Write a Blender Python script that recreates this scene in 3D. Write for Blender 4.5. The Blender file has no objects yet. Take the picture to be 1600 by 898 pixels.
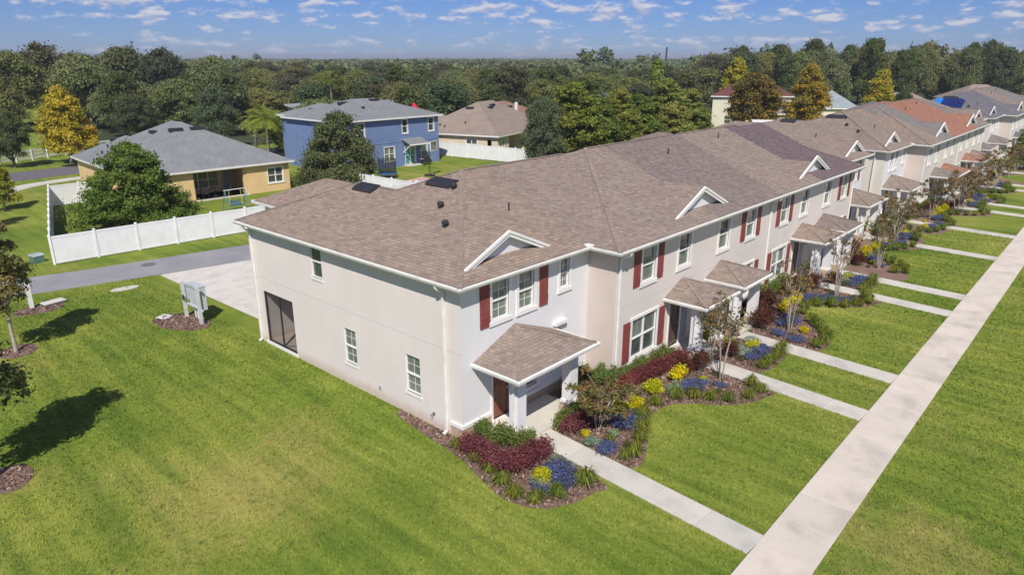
import bpy, math, random
import numpy as np
from mathutils import Vector, Matrix

SC = bpy.context.scene
COL = SC.collection
R = math.radians
random.seed(7)

# ------------------------------------------------------------------ camera
cam_d = bpy.data.cameras.new("camera")
cam = bpy.data.objects.new("camera", cam_d)
COL.objects.link(cam)
cam_d.sensor_width = 36.0
cam_d.lens = 36.0 * 1079.0 / 1600.0
cam_d.clip_start = 0.1
cam_d.clip_end = 30000.0
CAM = Vector((-13.87, -14.63, 12.0))
PITCH = math.atan(358.0 / 1079.0)
PSI = R(41.95)                       # the row of houses runs along +X, 42 degrees right of the view
cam.location = CAM
cam.rotation_euler = (math.pi / 2 - PITCH, 0.0, PSI - math.pi / 2)
SC.camera = cam

# ------------------------------------------------------------------ light
SUN_EL = R(48.0)
SUN_ROT = math.atan2(-0.745, -0.667)  # azimuth of the sun measured from +Y towards +X
sd = bpy.data.lights.new("sun", 'SUN')
sd.energy = 4.9
sd.angle = R(0.5)
sd.color = (1.0, 0.94, 0.85)
sun = bpy.data.objects.new("sun", sd)
COL.objects.link(sun)
to_sun = Vector((math.sin(SUN_ROT) * math.cos(SUN_EL), math.cos(SUN_ROT) * math.cos(SUN_EL), math.sin(SUN_EL)))
sun.rotation_euler = to_sun.to_track_quat('Z', 'Y').to_euler()
sun.location = (-30, -30, 60)

W = bpy.data.worlds.new("World")
SC.world = W
W.use_nodes = True
nt = W.node_tree
nt.nodes.clear()
def N(t, typ, **kw):
    n = t.nodes.new(typ)
    for k, v in kw.items():
        setattr(n, k, v)
    return n
out = N(nt, 'ShaderNodeOutputWorld')
bg = N(nt, 'ShaderNodeBackground')
bg.inputs['Strength'].default_value = 0.06
sky = N(nt, 'ShaderNodeTexSky')
sky.sky_type = 'NISHITA'
sky.sun_disc = False
sky.sun_elevation = SUN_EL
sky.sun_rotation = SUN_ROT
sky.air_density = 1.0
sky.dust_density = 0.05
sky.ozone_density = 5.0
tint = N(nt, 'ShaderNodeMix', data_type='RGBA', blend_type='MULTIPLY')
tint.inputs['Factor'].default_value = 1.0
tint.inputs[7].default_value = (0.56, 0.745, 1.34, 1.0)
nt.links.new(sky.outputs['Color'], tint.inputs[6])
# fair-weather cumulus: noise on a flat cloud layer seen in perspective
tc = N(nt, 'ShaderNodeTexCoord')
sep = N(nt, 'ShaderNodeSeparateXYZ')
nt.links.new(tc.outputs['Generated'], sep.inputs[0])
def mth(t, op, a, b=None, c=None, clamp=False):
    n = N(t, 'ShaderNodeMath', operation=op)
    n.use_clamp = clamp
    for i, v in enumerate((a, b, c)):
        if v is None:
            continue
        if isinstance(v, (int, float)):
            n.inputs[i].default_value = v
        else:
            t.links.new(v, n.inputs[i])
    return n.outputs[0]
zc = mth(nt, 'MAXIMUM', sep.outputs['Z'], 0.0)
zc = mth(nt, 'ADD', zc, 0.022)
px_ = mth(nt, 'DIVIDE', sep.outputs['X'], zc)
py_ = mth(nt, 'DIVIDE', sep.outputs['Y'], zc)
cmb = N(nt, 'ShaderNodeCombineXYZ')
nt.links.new(px_, cmb.inputs[0])
nt.links.new(py_, cmb.inputs[1])
# rows of small puffs: angle across, height above the horizon upwards; wider coverage noise on the flat layer
ang = mth(nt, 'ARCTAN2', sep.outputs['Y'], sep.outputs['X'])
def puff(dz):
    c_ = N(nt, 'ShaderNodeCombineXYZ')
    nt.links.new(mth(nt, 'MULTIPLY', ang, 19.0), c_.inputs[0])
    nt.links.new(mth(nt, 'MULTIPLY', mth(nt, 'ADD', sep.outputs['Z'], dz), 52.0), c_.inputs[1])
    n_ = N(nt, 'ShaderNodeTexNoise')
    n_.inputs['Scale'].default_value = 1.35
    n_.inputs['Detail'].default_value = 6.0
    n_.inputs['Roughness'].default_value = 0.56
    nt.links.new(c_.outputs[0], n_.inputs['Vector'])
    return n_.outputs['Fac']
p0_, p1_ = puff(0.0), puff(0.004)
n2 = N(nt, 'ShaderNodeTexNoise')
n2.inputs['Scale'].default_value = 0.10
n2.inputs['Detail'].default_value = 3.0
nt.links.new(cmb.outputs[0], n2.inputs['Vector'])
s_ = mth(nt, 'ADD', p0_, mth(nt, 'MULTIPLY', mth(nt, 'SUBTRACT', n2.outputs['Fac'], 0.5), 0.42))
rmp = N(nt, 'ShaderNodeMapRange', interpolation_type='SMOOTHSTEP')
rmp.inputs['From Min'].default_value = 0.495
rmp.inputs['From Max'].default_value = 0.655
nt.links.new(s_, rmp.inputs['Value'])
fade = N(nt, 'ShaderNodeMapRange')
fade.inputs['From Min'].default_value = -0.01
fade.inputs['From Max'].default_value = 0.045
fade.inputs['To Min'].default_value = 0.25
fade.inputs['To Max'].default_value = 0.82
nt.links.new(sep.outputs['Z'], fade.inputs['Value'])
cov = mth(nt, 'MULTIPLY', rmp.outputs[0], fade.outputs[0])
lit = mth(nt, 'ADD', mth(nt, 'MULTIPLY', mth(nt, 'SUBTRACT', p0_, p1_), 7.0), 0.45, clamp=True)  # sunlit tops and greyer bases of the clouds, painted into their colour
cc = N(nt, 'ShaderNodeMix', data_type='RGBA')
cc.inputs[6].default_value = (6.8, 7.2, 10.0, 1.0)
cc.inputs[7].default_value = (11.2, 11.0, 12.0, 1.0)
nt.links.new(lit, cc.inputs['Factor'])
cl = N(nt, 'ShaderNodeMix', data_type='RGBA')
nt.links.new(cc.outputs[2], cl.inputs[7])
nt.links.new(cov, cl.inputs['Factor'])
nt.links.new(tint.outputs[2], cl.inputs[6])
nt.links.new(cl.outputs[2], bg.inputs['Color'])
nt.links.new(bg.outputs[0], out.inputs['Surface'])

SC.view_settings.view_transform = 'Standard'
SC.view_settings.look = 'None'
SC.view_settings.exposure = 0.06
SC.view_settings.gamma = 1.0

# ------------------------------------------------------------------ materials
MATS = {}
def new_mat(name):
    m = bpy.data.materials.new(name)
    m.use_nodes = True
    t = m.node_tree
    b = t.nodes['Principled BSDF']
    MATS[name] = m
    return m, t, b
def noise(t, scale, detail=3.0, vec=None, rough=0.5):
    n = N(t, 'ShaderNodeTexNoise')
    n.inputs['Scale'].default_value = scale
    n.inputs['Detail'].default_value = detail
    n.inputs['Roughness'].default_value = rough
    if vec is not None:
        t.links.new(vec, n.inputs['Vector'])
    return n.outputs['Fac']
def ramp(t, fac, stops):
    r = N(t, 'ShaderNodeValToRGB')
    el = r.color_ramp.elements
    while len(el) < len(stops):
        el.new(0.5)
    for e, (p, c) in zip(el, stops):
        e.position = p
        e.color = (*c, 1.0)
    t.links.new(fac, r.inputs['Fac'])
    return r.outputs['Color']
def mixc(t, fac, a, b, mode='MIX'):
    n = N(t, 'ShaderNodeMix', data_type='RGBA', blend_type=mode)
    for i, v in ((6, a), (7, b)):
        if isinstance(v, tuple):
            n.inputs[i].default_value = (*v, 1.0)
        else:
            t.links.new(v, n.inputs[i])
    if isinstance(fac, (int, float)):
        n.inputs['Factor'].default_value = fac
    else:
        t.links.new(fac, n.inputs['Factor'])
    return n.outputs[2]
def geo_pos(t):
    return N(t, 'ShaderNodeNewGeometry').outputs['Position']
def bump(t, b, h, strength=0.3, dist=0.02):
    n = N(t, 'ShaderNodeBump')
    n.inputs['Strength'].default_value = strength
    n.inputs['Distance'].default_value = dist
    t.links.new(h, n.inputs['Height'])
    t.links.new(n.outputs[0], b.inputs['Normal'])
def simple(name, col, rough=0.7, var=0.12, scale=3.0, bmp=0.0, bscale=60.0, metal=0.0, spec=None):
    m, t, b = new_mat(name)
    p = geo_pos(t)
    f = noise(t, scale, 4.0, p)
    lo = tuple(c * (1 - var) for c in col)
    hi = tuple(min(1.0, c * (1 + var)) for c in col)
    t.links.new(ramp(t, f, [(0.3, lo), (0.7, hi)]), b.inputs['Base Color'])
    b.inputs['Roughness'].default_value = rough
    b.inputs['Metallic'].default_value = metal
    if spec is not None:
        b.inputs['Specular IOR Level'].default_value = spec
    if bmp:
        bump(t, b, noise(t, bscale, 3.0, p), bmp, 0.01)
    return m
def ramp_f(t, v, a, b):
    n = N(t, 'ShaderNodeMapRange', interpolation_type='SMOOTHSTEP')
    n.inputs['From Min'].default_value = a
    n.inputs['From Max'].default_value = b
    t.links.new(v, n.inputs['Value'])
    return n.outputs[0]
def stucco(name, col):
    m, t, b = new_mat(name)
    p = geo_pos(t)
    big = noise(t, 0.6, 4.0, p)
    mp = N(t, 'ShaderNodeMapping')
    mp.inputs['Scale'].default_value = (1.1, 1.1, 0.45)
    t.links.new(p, mp.inputs['Vector'])
    streak = noise(t, 1.0, 5.0, mp.outputs[0], 0.65)
    c = ramp(t, big, [(0.3, tuple(x * 0.93 for x in col)), (0.7, tuple(min(1, x * 1.05) for x in col))])
    c2 = mixc(t, 0.5, c, ramp(t, streak, [(0.3, tuple(x * 0.945 for x in col)), (0.65, tuple(min(1, x * 1.03) for x in col))]))
    sp_ = N(t, 'ShaderNodeSeparateXYZ'); t.links.new(p, sp_.inputs[0])
    spl = mth(t, 'SUBTRACT', mth(t, 'ADD', 0.42, mth(t, 'MULTIPLY', noise(t, 2.3, 5.0, p, 0.7), 0.55)), sp_.outputs['Z'])
    c2 = mixc(t, mth(t, 'MULTIPLY', ramp_f(t, spl, 0.18, 0.62), 0.55), c2, (.50, .37, .25))
    mk = noise(t, 0.9, 6.0, p, 0.72)
    c2 = mixc(t, mth(t, 'MULTIPLY', ramp_f(t, mk, 0.60, 0.72), 0.22), c2, tuple(x * .72 for x in col))
    t.links.new(c2, b.inputs['Base Color'])
    b.inputs['Roughness'].default_value = 0.9
    b.inputs['Specular IOR Level'].default_value = 0.2
    bump(t, b, noise(t, 45.0, 4.0, p), 0.25, 0.012)
    return m
def tint_mat(name, rough=0.9, transl=0.0, gs=30.0, gv=0.25, attr='tint', spec=0.2, vary=False):
    m, t, b = new_mat(name)
    a = N(t, 'ShaderNodeAttribute', attribute_name=attr)
    p = geo_pos(t)
    g = noise(t, gs, 3.0, p, 0.7)
    k = ramp(t, g, [(0.25, (1 - gv,) * 3), (0.75, (1 + gv,) * 3)])
    c = mixc(t, 1.0, a.outputs['Color'], k, 'MULTIPLY')
    if vary:                                   # every plant its own shade of green
        oi = N(t, 'ShaderNodeObjectInfo')
        c = mixc(t, 1.0, c, ramp(t, oi.outputs['Random'], [(0.0, (.86, .97, .92)), (0.25, (1.32, 1.16, .95)), (0.45, (.95, 1.05, .85)), (0.65, (1.22, 1.20, 1.35)), (0.85, (1.15, 1.0, .85)), (1.0, (.80, .84, .86))]), 'MULTIPLY')
    t.links.new(c, b.inputs['Base Color'])
    b.inputs['Roughness'].default_value = rough
    b.inputs['Specular IOR Level'].default_value = spec
    if transl > 0:
        tr = N(t, 'ShaderNodeBsdfTranslucent')
        t.links.new(c, tr.inputs['Color'])
        mx = N(t, 'ShaderNodeMixShader')
        mx.inputs[0].default_value = transl
        o = t.nodes['Material Output']
        t.links.new(b.outputs[0], mx.inputs[1])
        t.links.new(tr.outputs[0], mx.inputs[2])
        t.links.new(mx.outputs[0], o.inputs['Surface'])
    return m

def lawn_colour(t, p, gain=1.0):
    """mown lawn: broad patches, mowing streaks, dry spots, weeds and fine speckle (world position)"""
    a = noise(t, 0.13, 6.0, p, 0.62)
    g = lambda r, gg, b: (r * gain, gg * gain, b * gain)
    c = ramp(t, a, [(0.30, g(.090, .144, .021)), (0.44, g(.138, .194, .027)), (0.56, g(.190, .230, .038)), (0.70, g(.256, .268, .064))])
    # mowing streaks along the end wall, broken up
    mp = N(t, 'ShaderNodeMapping')
    mp.inputs['Rotation'].default_value = (0, 0, R(4))
    mp.inputs['Scale'].default_value = (1.7, .13, 1.0)
    t.links.new(p, mp.inputs['Vector'])
    st_ = noise(t, 1.0, 4.0, mp.outputs[0], 0.55)
    c = mixc(t, 0.85, c, ramp(t, st_, [(0.34, (.70, .79, .74)), (0.5, (1, 1, 1)), (0.66, (1.32, 1.22, 1.28))]), 'MULTIPLY')
    d = noise(t, 0.21, 5.0, p, 0.65)
    c = mixc(t, mth(t, 'MULTIPLY', ramp_f(t, d, 0.56, 0.72), 0.42), c, g(.33, .28, .085))
    for (qx, qy, qr, am) in ((-6.2, 2.8, 3.2, .42), (-3.4, 4.6, 2.0, .28), (3.8, -12.4, 2.6, .4)):     # worn, drier turf
        vd = N(t, 'ShaderNodeVectorMath', operation='DISTANCE'); t.links.new(p, vd.inputs[0]); vd.inputs[1].default_value = (qx, qy, 0)
        wn = mth(t, 'ADD', mth(t, 'DIVIDE', vd.outputs['Value'], qr), mth(t, 'MULTIPLY', mth(t, 'SUBTRACT', noise(t, 0.9, 5.0, p, 0.7), 0.5), 2.6))
        c = mixc(t, mth(t, 'MULTIPLY', mth(t, 'SUBTRACT', 1.0, ramp_f(t, wn, 0.25, 1.1)), am), c, g(.34, .275, .095))
    wd = noise(t, 1.7, 4.0, p, 0.6)
    c = mixc(t, mth(t, 'MULTIPLY', ramp_f(t, wd, 0.60, 0.72), 0.55), c, g(.055, .125, .022))
    wy = noise(t, 2.6, 3.0, mp.outputs[0], 0.6)
    c = mixc(t, mth(t, 'MULTIPLY', ramp_f(t, wy, 0.60, 0.74), 0.35), c, g(.30, .31, .07))
    f = noise(t, 7.0, 5.0, p, 0.75)
    c = mixc(t, 0.85, c, ramp(t, f, [(0.28, (.66, .70, .62)), (0.5, (1, 1, 1)), (0.72, (1.32, 1.26, 1.36))]), 'MULTIPLY')
    return c
m, t, b = new_mat('lawn')
p = geo_pos(t)
t.links.new(lawn_colour(t, p), b.inputs['Base Color'])
b.inputs['Roughness'].default_value = 0.95
b.inputs['Specular IOR Level'].default_value = 0.1
bump(t, b, noise(t, 14.0, 4.0, p, 0.7), 0.45, 0.05)
m, t, b = new_mat('grass_blades')
p = geo_pos(t)
a = N(t, 'ShaderNodeAttribute', attribute_name='tint')
t.links.new(mixc(t, 1.0, lawn_colour(t, p, 1.05), a.outputs['Color'], 'MULTIPLY'), b.inputs['Base Color'])
b.inputs['Roughness'].default_value = 0.8
b.inputs['Specular IOR Level'].default_value = 0.15
# mulch
m, t, b = new_mat('mulch')
p = geo_pos(t)
f = noise(t, 26.0, 5.0, p, 0.8)
big = noise(t, 1.1, 3.0, p)
c = ramp(t, f, [(0.25, (.075, .046, .034)), (0.45, (.20, .125, .095)), (0.6, (.31, .21, .165)), (0.8, (.50, .40, .34))])
c = mixc(t, 0.6, c, ramp(t, big, [(0.3, (.75, .7, .65)), (0.7, (1.2, 1.2, 1.25))]), 'MULTIPLY')
t.links.new(c, b.inputs['Base Color'])
b.inputs['Roughness'].default_value = 0.95
bump(t, b, f, 0.9, 0.05)
# concrete and asphalt
def concrete(name, col):
    m, t, b = new_mat(name)
    p = geo_pos(t)
    a = noise(t, 0.9, 5.0, p, 0.6)
    f = noise(t, 40.0, 3.0, p, 0.7)
    c = ramp(t, a, [(0.3, tuple(x * .80 for x in col)), (0.5, col), (0.72, tuple(min(1, x * 1.08) for x in col))])
    sn = noise(t, 2.2, 6.0, p, 0.7)
    c = mixc(t, mth(t, 'MULTIPLY', ramp_f(t, sn, 0.60, 0.74), 0.16), c, tuple(x * .66 for x in col))
    c = mixc(t, 0.7, c, ramp(t, f, [(0.3, (.88, .88, .88)), (0.7, (1.06, 1.06, 1.06))]), 'MULTIPLY')
    at = N(t, 'ShaderNodeObjectInfo')
    c = mixc(t, 1.0, c, ramp(t, at.outputs['Random'], [(0, (.93, .935, .94)), (1, (1.04, 1.03, 1.02))]), 'MULTIPLY')
    t.links.new(c, b.inputs['Base Color'])
    b.inputs['Roughness'].default_value = 0.9
    bump(t, b, f, 0.15, 0.01)
concrete('sidewalk_concrete', (.61, .55, .475))
concrete('walk_concrete', (.56, .535, .48))
concrete('drive_concrete', (.58, .555, .51))
concrete('joint_concrete', (.09, .08, .065))
m, t, b = new_mat('asphalt')
p = geo_pos(t)
a = noise(t, 0.5, 4.0, p)
f = noise(t, 50.0, 3.0, p, 0.8)
c = ramp(t, a, [(0.3, (.235, .235, .255)), (0.7, (.30, .295, .31))])
c = mixc(t, 0.7, c, ramp(t, f, [(0.3, (.75, .75, .75)), (0.7, (1.15, 1.15, 1.15))]), 'MULTIPLY')
t.links.new(c, b.inputs['Base Color'])
b.inputs['Roughness'].default_value = 0.9
simple('street_asphalt', (.13, .12, .14), 0.9, .15, 2.0)
stucco('stucco_pink', (.740, .680, .650))
stucco('stucco_grey', (.685, .625, .580))
stucco('stucco_white', (.725, .722, .735))
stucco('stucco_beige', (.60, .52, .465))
stucco('stucco_cream', (.66, .625, .555))
simple('stucco_joint', (.50, .46, .44), 0.9, .1)
stucco('plinth_tan', (.46, .36, .28))
simple('trim_white', (.80, .79, .775), 0.5, .05, 1.5)
simple('gutter_white', (.78, .77, .74), 0.45, .09, 2.2)
simple('soffit', (.72, .71, .70), 0.7, .03)
simple('shutter_red', (.235, .055, .05), 0.6, .15, 2.0)
simple('door_brown', (.22, .075, .045), 0.45, .2, 3.0)
simple('door_dark', (.09, .055, .045), 0.45, .2, 3.0)
simple('panel_grey', (.30, .31, .36), 0.6, .1, 3.0)
simple('dark_frame', (.035, .032, .03), 0.5, .1)
simple('black_plastic', (.028, .028, .033), 0.5, .2)
simple('vinyl_white', (.80, .80, .825), 0.4, .06, 1.6)
simple('bark', (.30, .26, .22), 0.9, .3, 9.0, .5, 30.0)
simple('dark_bark', (.13, .105, .085), 0.9, .3, 6.0, .5, 30.0)
simple('pale_bark', (.36, .32, .27), 0.8, .25, 12.0)
simple('stucco_house_tan', (.70, .50, .26), 0.9, .05, 1.0, .15, 45.0)
simple('stucco_house_blue', (.150, .215, .40), 0.9, .08, 1.5, .15, 45.0)
simple('stucco_house_cream', (.62, .545, .40), 0.9, .05, 1.0, .15, 45.0)
simple('stucco_house_pale', (.66, .65, .50), 0.9, .05, 1.0, .15, 45.0)
simple('stucco_house_yellow', (.70, .56, .27), 0.9, .05, 1.0)
simple('metal_grey', (.36, .41, .45), 0.5, .08, 2.0, metal=0.2)
simple('metal_bluegrey', (.50, .545, .57), 0.55, .08, 3.0, metal=0.1)
simple('post_grey', (.55, .57, .56), 0.7, .12, 4.0)
simple('utility_green', (.09, .16, .14), 0.5, .1)
simple('utility_lid', (.30, .38, .37), 0.5, .1)
simple('iron', (.14, .13, .14), 0.7, .25, 12.0)
simple('play_blue', (.03, .12, .33), 0.4, .08)
simple('play_teal', (.05, .25, .32), 0.4, .08)
simple('play_yellow', (.62, .55, .16), 0.4, .08)
simple('tarp_blue', (.012, .024, .12), 0.35, .3, 1.5)
simple('tarp_bright', (.02, .20, .62), 0.35, .15, 1.5)
simple('red_paint', (.55, .02, .05), 0.4, .08)
simple('white_paint', (.75, .75, .73), 0.4, .05)
simple('brick_paver', (.50, .33, .28), 0.9, .2, 4.0)
simple('canopy_teal', (.05, .26, .27), 0.6, .1)
m, t, b = new_mat('net_black')
b.inputs['Base Color'].default_value = (.02, .02, .025, 1)
tr = N(t, 'ShaderNodeBsdfTransparent'); mx = N(t, 'ShaderNodeMixShader'); mx.inputs[0].default_value = 0.5
t.links.new(tr.outputs[0], mx.inputs[1]); t.links.new(b.outputs[0], mx.inputs[2])
t.links.new(mx.outputs[0], t.nodes['Material Output'].inputs['Surface'])
m, t, b = new_mat('screen_mesh')
b.inputs['Base Color'].default_value = (.03, .03, .035, 1)
b.inputs['Roughness'].default_value = 0.8
tr = N(t, 'ShaderNodeBsdfTransparent'); mx = N(t, 'ShaderNodeMixShader'); mx.inputs[0].default_value = 0.45
t.links.new(tr.outputs[0], mx.inputs[1]); t.links.new(b.outputs[0], mx.inputs[2])
t.links.new(mx.outputs[0], t.nodes['Material Output'].inputs['Surface'])
def glass(name, lo, hi, slats=True):
    m, t, b = new_mat(name)
    p = geo_pos(t)
    f = noise(t, 1.3, 3.0, p)
    c = ramp(t, f, [(0.35, lo), (0.65, hi)])
    if slats:
        s = N(t, 'ShaderNodeSeparateXYZ'); t.links.new(p, s.inputs[0])
        fr = mth(t, 'FRACT', mth(t, 'MULTIPLY', s.outputs['Z'], 12.0))
        c = mixc(t, 0.8, c, ramp(t, fr, [(0.0, (.6, .6, .6)), (0.3, (1.1, 1.1, 1.1)), (0.8, (1.05, 1.05, 1.05)), (1.0, (.6, .6, .6))]), 'MULTIPLY')
    t.links.new(c, b.inputs['Base Color'])
    b.inputs['Roughness'].default_value = 0.07
    b.inputs['Specular IOR Level'].default_value = 0.6
    b.inputs['Coat Weight'].default_value = 0.25
    b.inputs['Coat Roughness'].default_value = 0.03
    return m
glass('pane_blind', (.115, .145, .125), (.21, .245, .215))
glass('pane_dark', (.035, .05, .045), (.085, .11, .10), False)
glass('pane_teal', (.05, .22, .21), (.10, .32, .30), False)
tint_mat('shingle', 0.92, 0.0, 22.0, 0.22)
tint_mat('leaf', 0.65, 0.46, 3.0, 0.12, spec=0.25, vary=True)
tint_mat('petal', 0.7, 0.2, 3.0, 0.1)
tint_mat('chip', 0.95, 0.0, 30.0, 0.2)
def roofmat(name, col):
    m, t, b = new_mat(name)
    p = geo_pos(t)
    a = noise(t, 0.8, 3.0, p)
    f = noise(t, 6.0, 4.0, p, 0.85)
    c = ramp(t, a, [(0.3, tuple(x * .9 for x in col)), (0.7, tuple(x * 1.1 for x in col))])
    c = mixc(t, 0.9, c, ramp(t, f, [(0.3, (.62, .62, .62)), (0.5, (1, 1, 1)), (0.7, (1.4, 1.4, 1.4))]), 'MULTIPLY')
    t.links.new(c, b.inputs['Base Color'])
    b.inputs['Roughness'].default_value = 0.92
    bump(t, b, f, 0.4, 0.02)
roofmat('roof_under', (.20, .155, .13))
roofmat('roof_cap', (.245, .193, .166))
roofmat('roof_slate', (.195, .205, .215))
roofmat('roof_brown', (.25, .20, .165))
roofmat('roof_redbrown', (.26, .145, .10))
roofmat('roof_maroon', (.12, .042, .038))
roofmat('roof_bluegrey', (.25, .29, .315))
roofmat('roof_dark', (.10, .105, .125))
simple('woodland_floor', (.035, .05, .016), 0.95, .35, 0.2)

# ------------------------------------------------------------------ object helpers
def link(o, parent=None):
    COL.objects.link(o)
    if parent is not None:
        o.parent = parent
    return o
USED = {}
def tag(o, label=None, cat=None, group=None, kind=None):
    if label: o['label'] = label
    if cat: o['category'] = cat
    if group: o['group'] = group
    if kind: o['kind'] = kind
    return o
def empty(name, loc=(0, 0, 0), rz=0.0, parent=None):
    o = bpy.data.objects.new(name, None)
    o.empty_display_size = 0.3
    o.location = loc
    o.rotation_euler = (0, 0, rz)
    return link(o, parent)
def thing(name, label, cat, loc=(0, 0, 0), rz=0.0, group=None):
    return tag(empty(name, loc, rz), label, cat, group)
def copy_tree(o, parent=None):
    c = o.copy()
    COL.objects.link(c)
    c.parent = parent
    for ch in [x for x in o.children]:
        copy_tree(ch, c)
    return c

class MB:
    """collects faces; build() links them as one mesh object"""
    def __init__(s, tf=None):
        s.v, s.f, s.m, s.tf = [], [], [], tf
    def add(s, pts, faces, mi=0):
        b = len(s.v)
        s.v += [tuple(s.tf(*p)) if s.tf else tuple(p) for p in pts]
        for f in faces:
            s.f.append([b + i for i in f]); s.m.append(mi)
        return s
    def poly(s, pts, mi=0):
        return s.add(pts, [list(range(len(pts)))], mi)
    def box(s, x0, x1, y0, y1, z0, z1, mi=0):
        p = [(x0, y0, z0), (x1, y0, z0), (x1, y1, z0), (x0, y1, z0), (x0, y0, z1), (x1, y0, z1), (x1, y1, z1), (x0, y1, z1)]
        return s.add(p, [[3, 2, 1, 0], [4, 5, 6, 7], [0, 1, 5, 4], [1, 2, 6, 5], [2, 3, 7, 6], [3, 0, 4, 7]], mi)
    def bar(s, a, b, w, h=None, mi=0):
        """square bar from a to b"""
        h = h or w
        a, b = Vector(a), Vector(b)
        d = (b - a).normalized()
        up = Vector((0, 0, 1)) if abs(d.z) < .95 else Vector((0, 1, 0))
        u = d.cross(up).normalized() * w / 2
        v = u.cross(d).normalized() * h / 2
        p = [a - u - v, a + u - v, a + u + v, a - u + v, b - u - v, b + u - v, b + u + v, b - u + v]
        return s.add([tuple(x) for x in p], [[3, 2, 1, 0], [4, 5, 6, 7], [0, 1, 5, 4], [1, 2, 6, 5], [2, 3, 7, 6], [3, 0, 4, 7]], mi)
    def tube(s, path, radii, n=7, mi=0, cap=True):
        path = [Vector(p) for p in path]
        if isinstance(radii, (int, float)): radii = [radii] * len(path)
        pts = []
        for i, p in enumerate(path):
            d = (path[min(i + 1, len(path) - 1)] - path[max(i - 1, 0)]).normalized()
            up = Vector((0, 0, 1)) if abs(d.z) < .9 else Vector((1, 0, 0))
            u = d.cross(up).normalized(); v = d.cross(u)
            for k in range(n):
                a = 2 * math.pi * k / n
                pts.append(tuple(p + (u * math.cos(a) + v * math.sin(a)) * radii[i]))
        fs = []
        for i in range(len(path) - 1):
            for k in range(n):
                fs.append([i * n + k, i * n + (k + 1) % n, (i + 1) * n + (k + 1) % n, (i + 1) * n + k])
        if cap:
            fs.append(list(range(n))[::-1]); fs.append([(len(path) - 1) * n + k for k in range(n)])
        return s.add(pts, fs, mi)
    def disc(s, c, r, h, n=16, mi=0, sy=1.0):
        pts = [(c[0] + r * math.cos(2 * math.pi * k / n), c[1] + sy * r * math.sin(2 * math.pi * k / n), c[2] + z) for z in (0, h) for k in range(n)]
        fs = [[k, (k + 1) % n, n + (k + 1) % n, n + k] for k in range(n)] + [[n + k for k in range(n)], list(range(n))[::-1]]
        return s.add(pts, fs, mi)
    def mesh(s, name, mats, smooth=False):
        me = bpy.data.meshes.new(name)
        me.from_pydata(s.v, [], s.f)
        for m in (mats if isinstance(mats, (list, tuple)) else [mats]):
            me.materials.append(MATS[m])
        if len(set(s.m)) > 1:
            me.polygons.foreach_set('material_index', s.m)
        if smooth:
            me.polygons.foreach_set('use_smooth', [True] * len(me.polygons))
        me.update()
        return me
    def build(s, name, mats, parent=None, smooth=False, **tags):
        o = link(bpy.data.objects.new(name, s.mesh(name, mats, smooth)), parent)
        return tag(o, **tags)

def quads_mesh(name, V, mat, tints=None, nper=4):
    """V: (n, nper, 3) array of polygons; tints: (n,3)"""
    n = len(V)
    me = bpy.data.meshes.new(name)
    me.vertices.add(n * nper)
    me.vertices.foreach_set('co', np.ascontiguousarray(V, dtype=np.float32).ravel())
    me.loops.add(n * nper)
    me.loops.foreach_set('vertex_index', np.arange(n * nper, dtype=np.int32))
    me.polygons.add(n)
    me.polygons.foreach_set('loop_start', np.arange(0, n * nper, nper, dtype=np.int32))
    me.polygons.foreach_set('loop_total', np.full(n, nper, dtype=np.int32))
    if tints is not None:
        a = me.attributes.new('tint', 'FLOAT_COLOR', 'POINT')
        c = np.ones((n, nper, 4), dtype=np.float32)
        c[:, :, :3] = np.asarray(tints, dtype=np.float32)[:, None, :]
        a.data.foreach_set('color', c.ravel())
    me.materials.append(MATS[mat])
    me.update(calc_edges=True)
    return me

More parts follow.
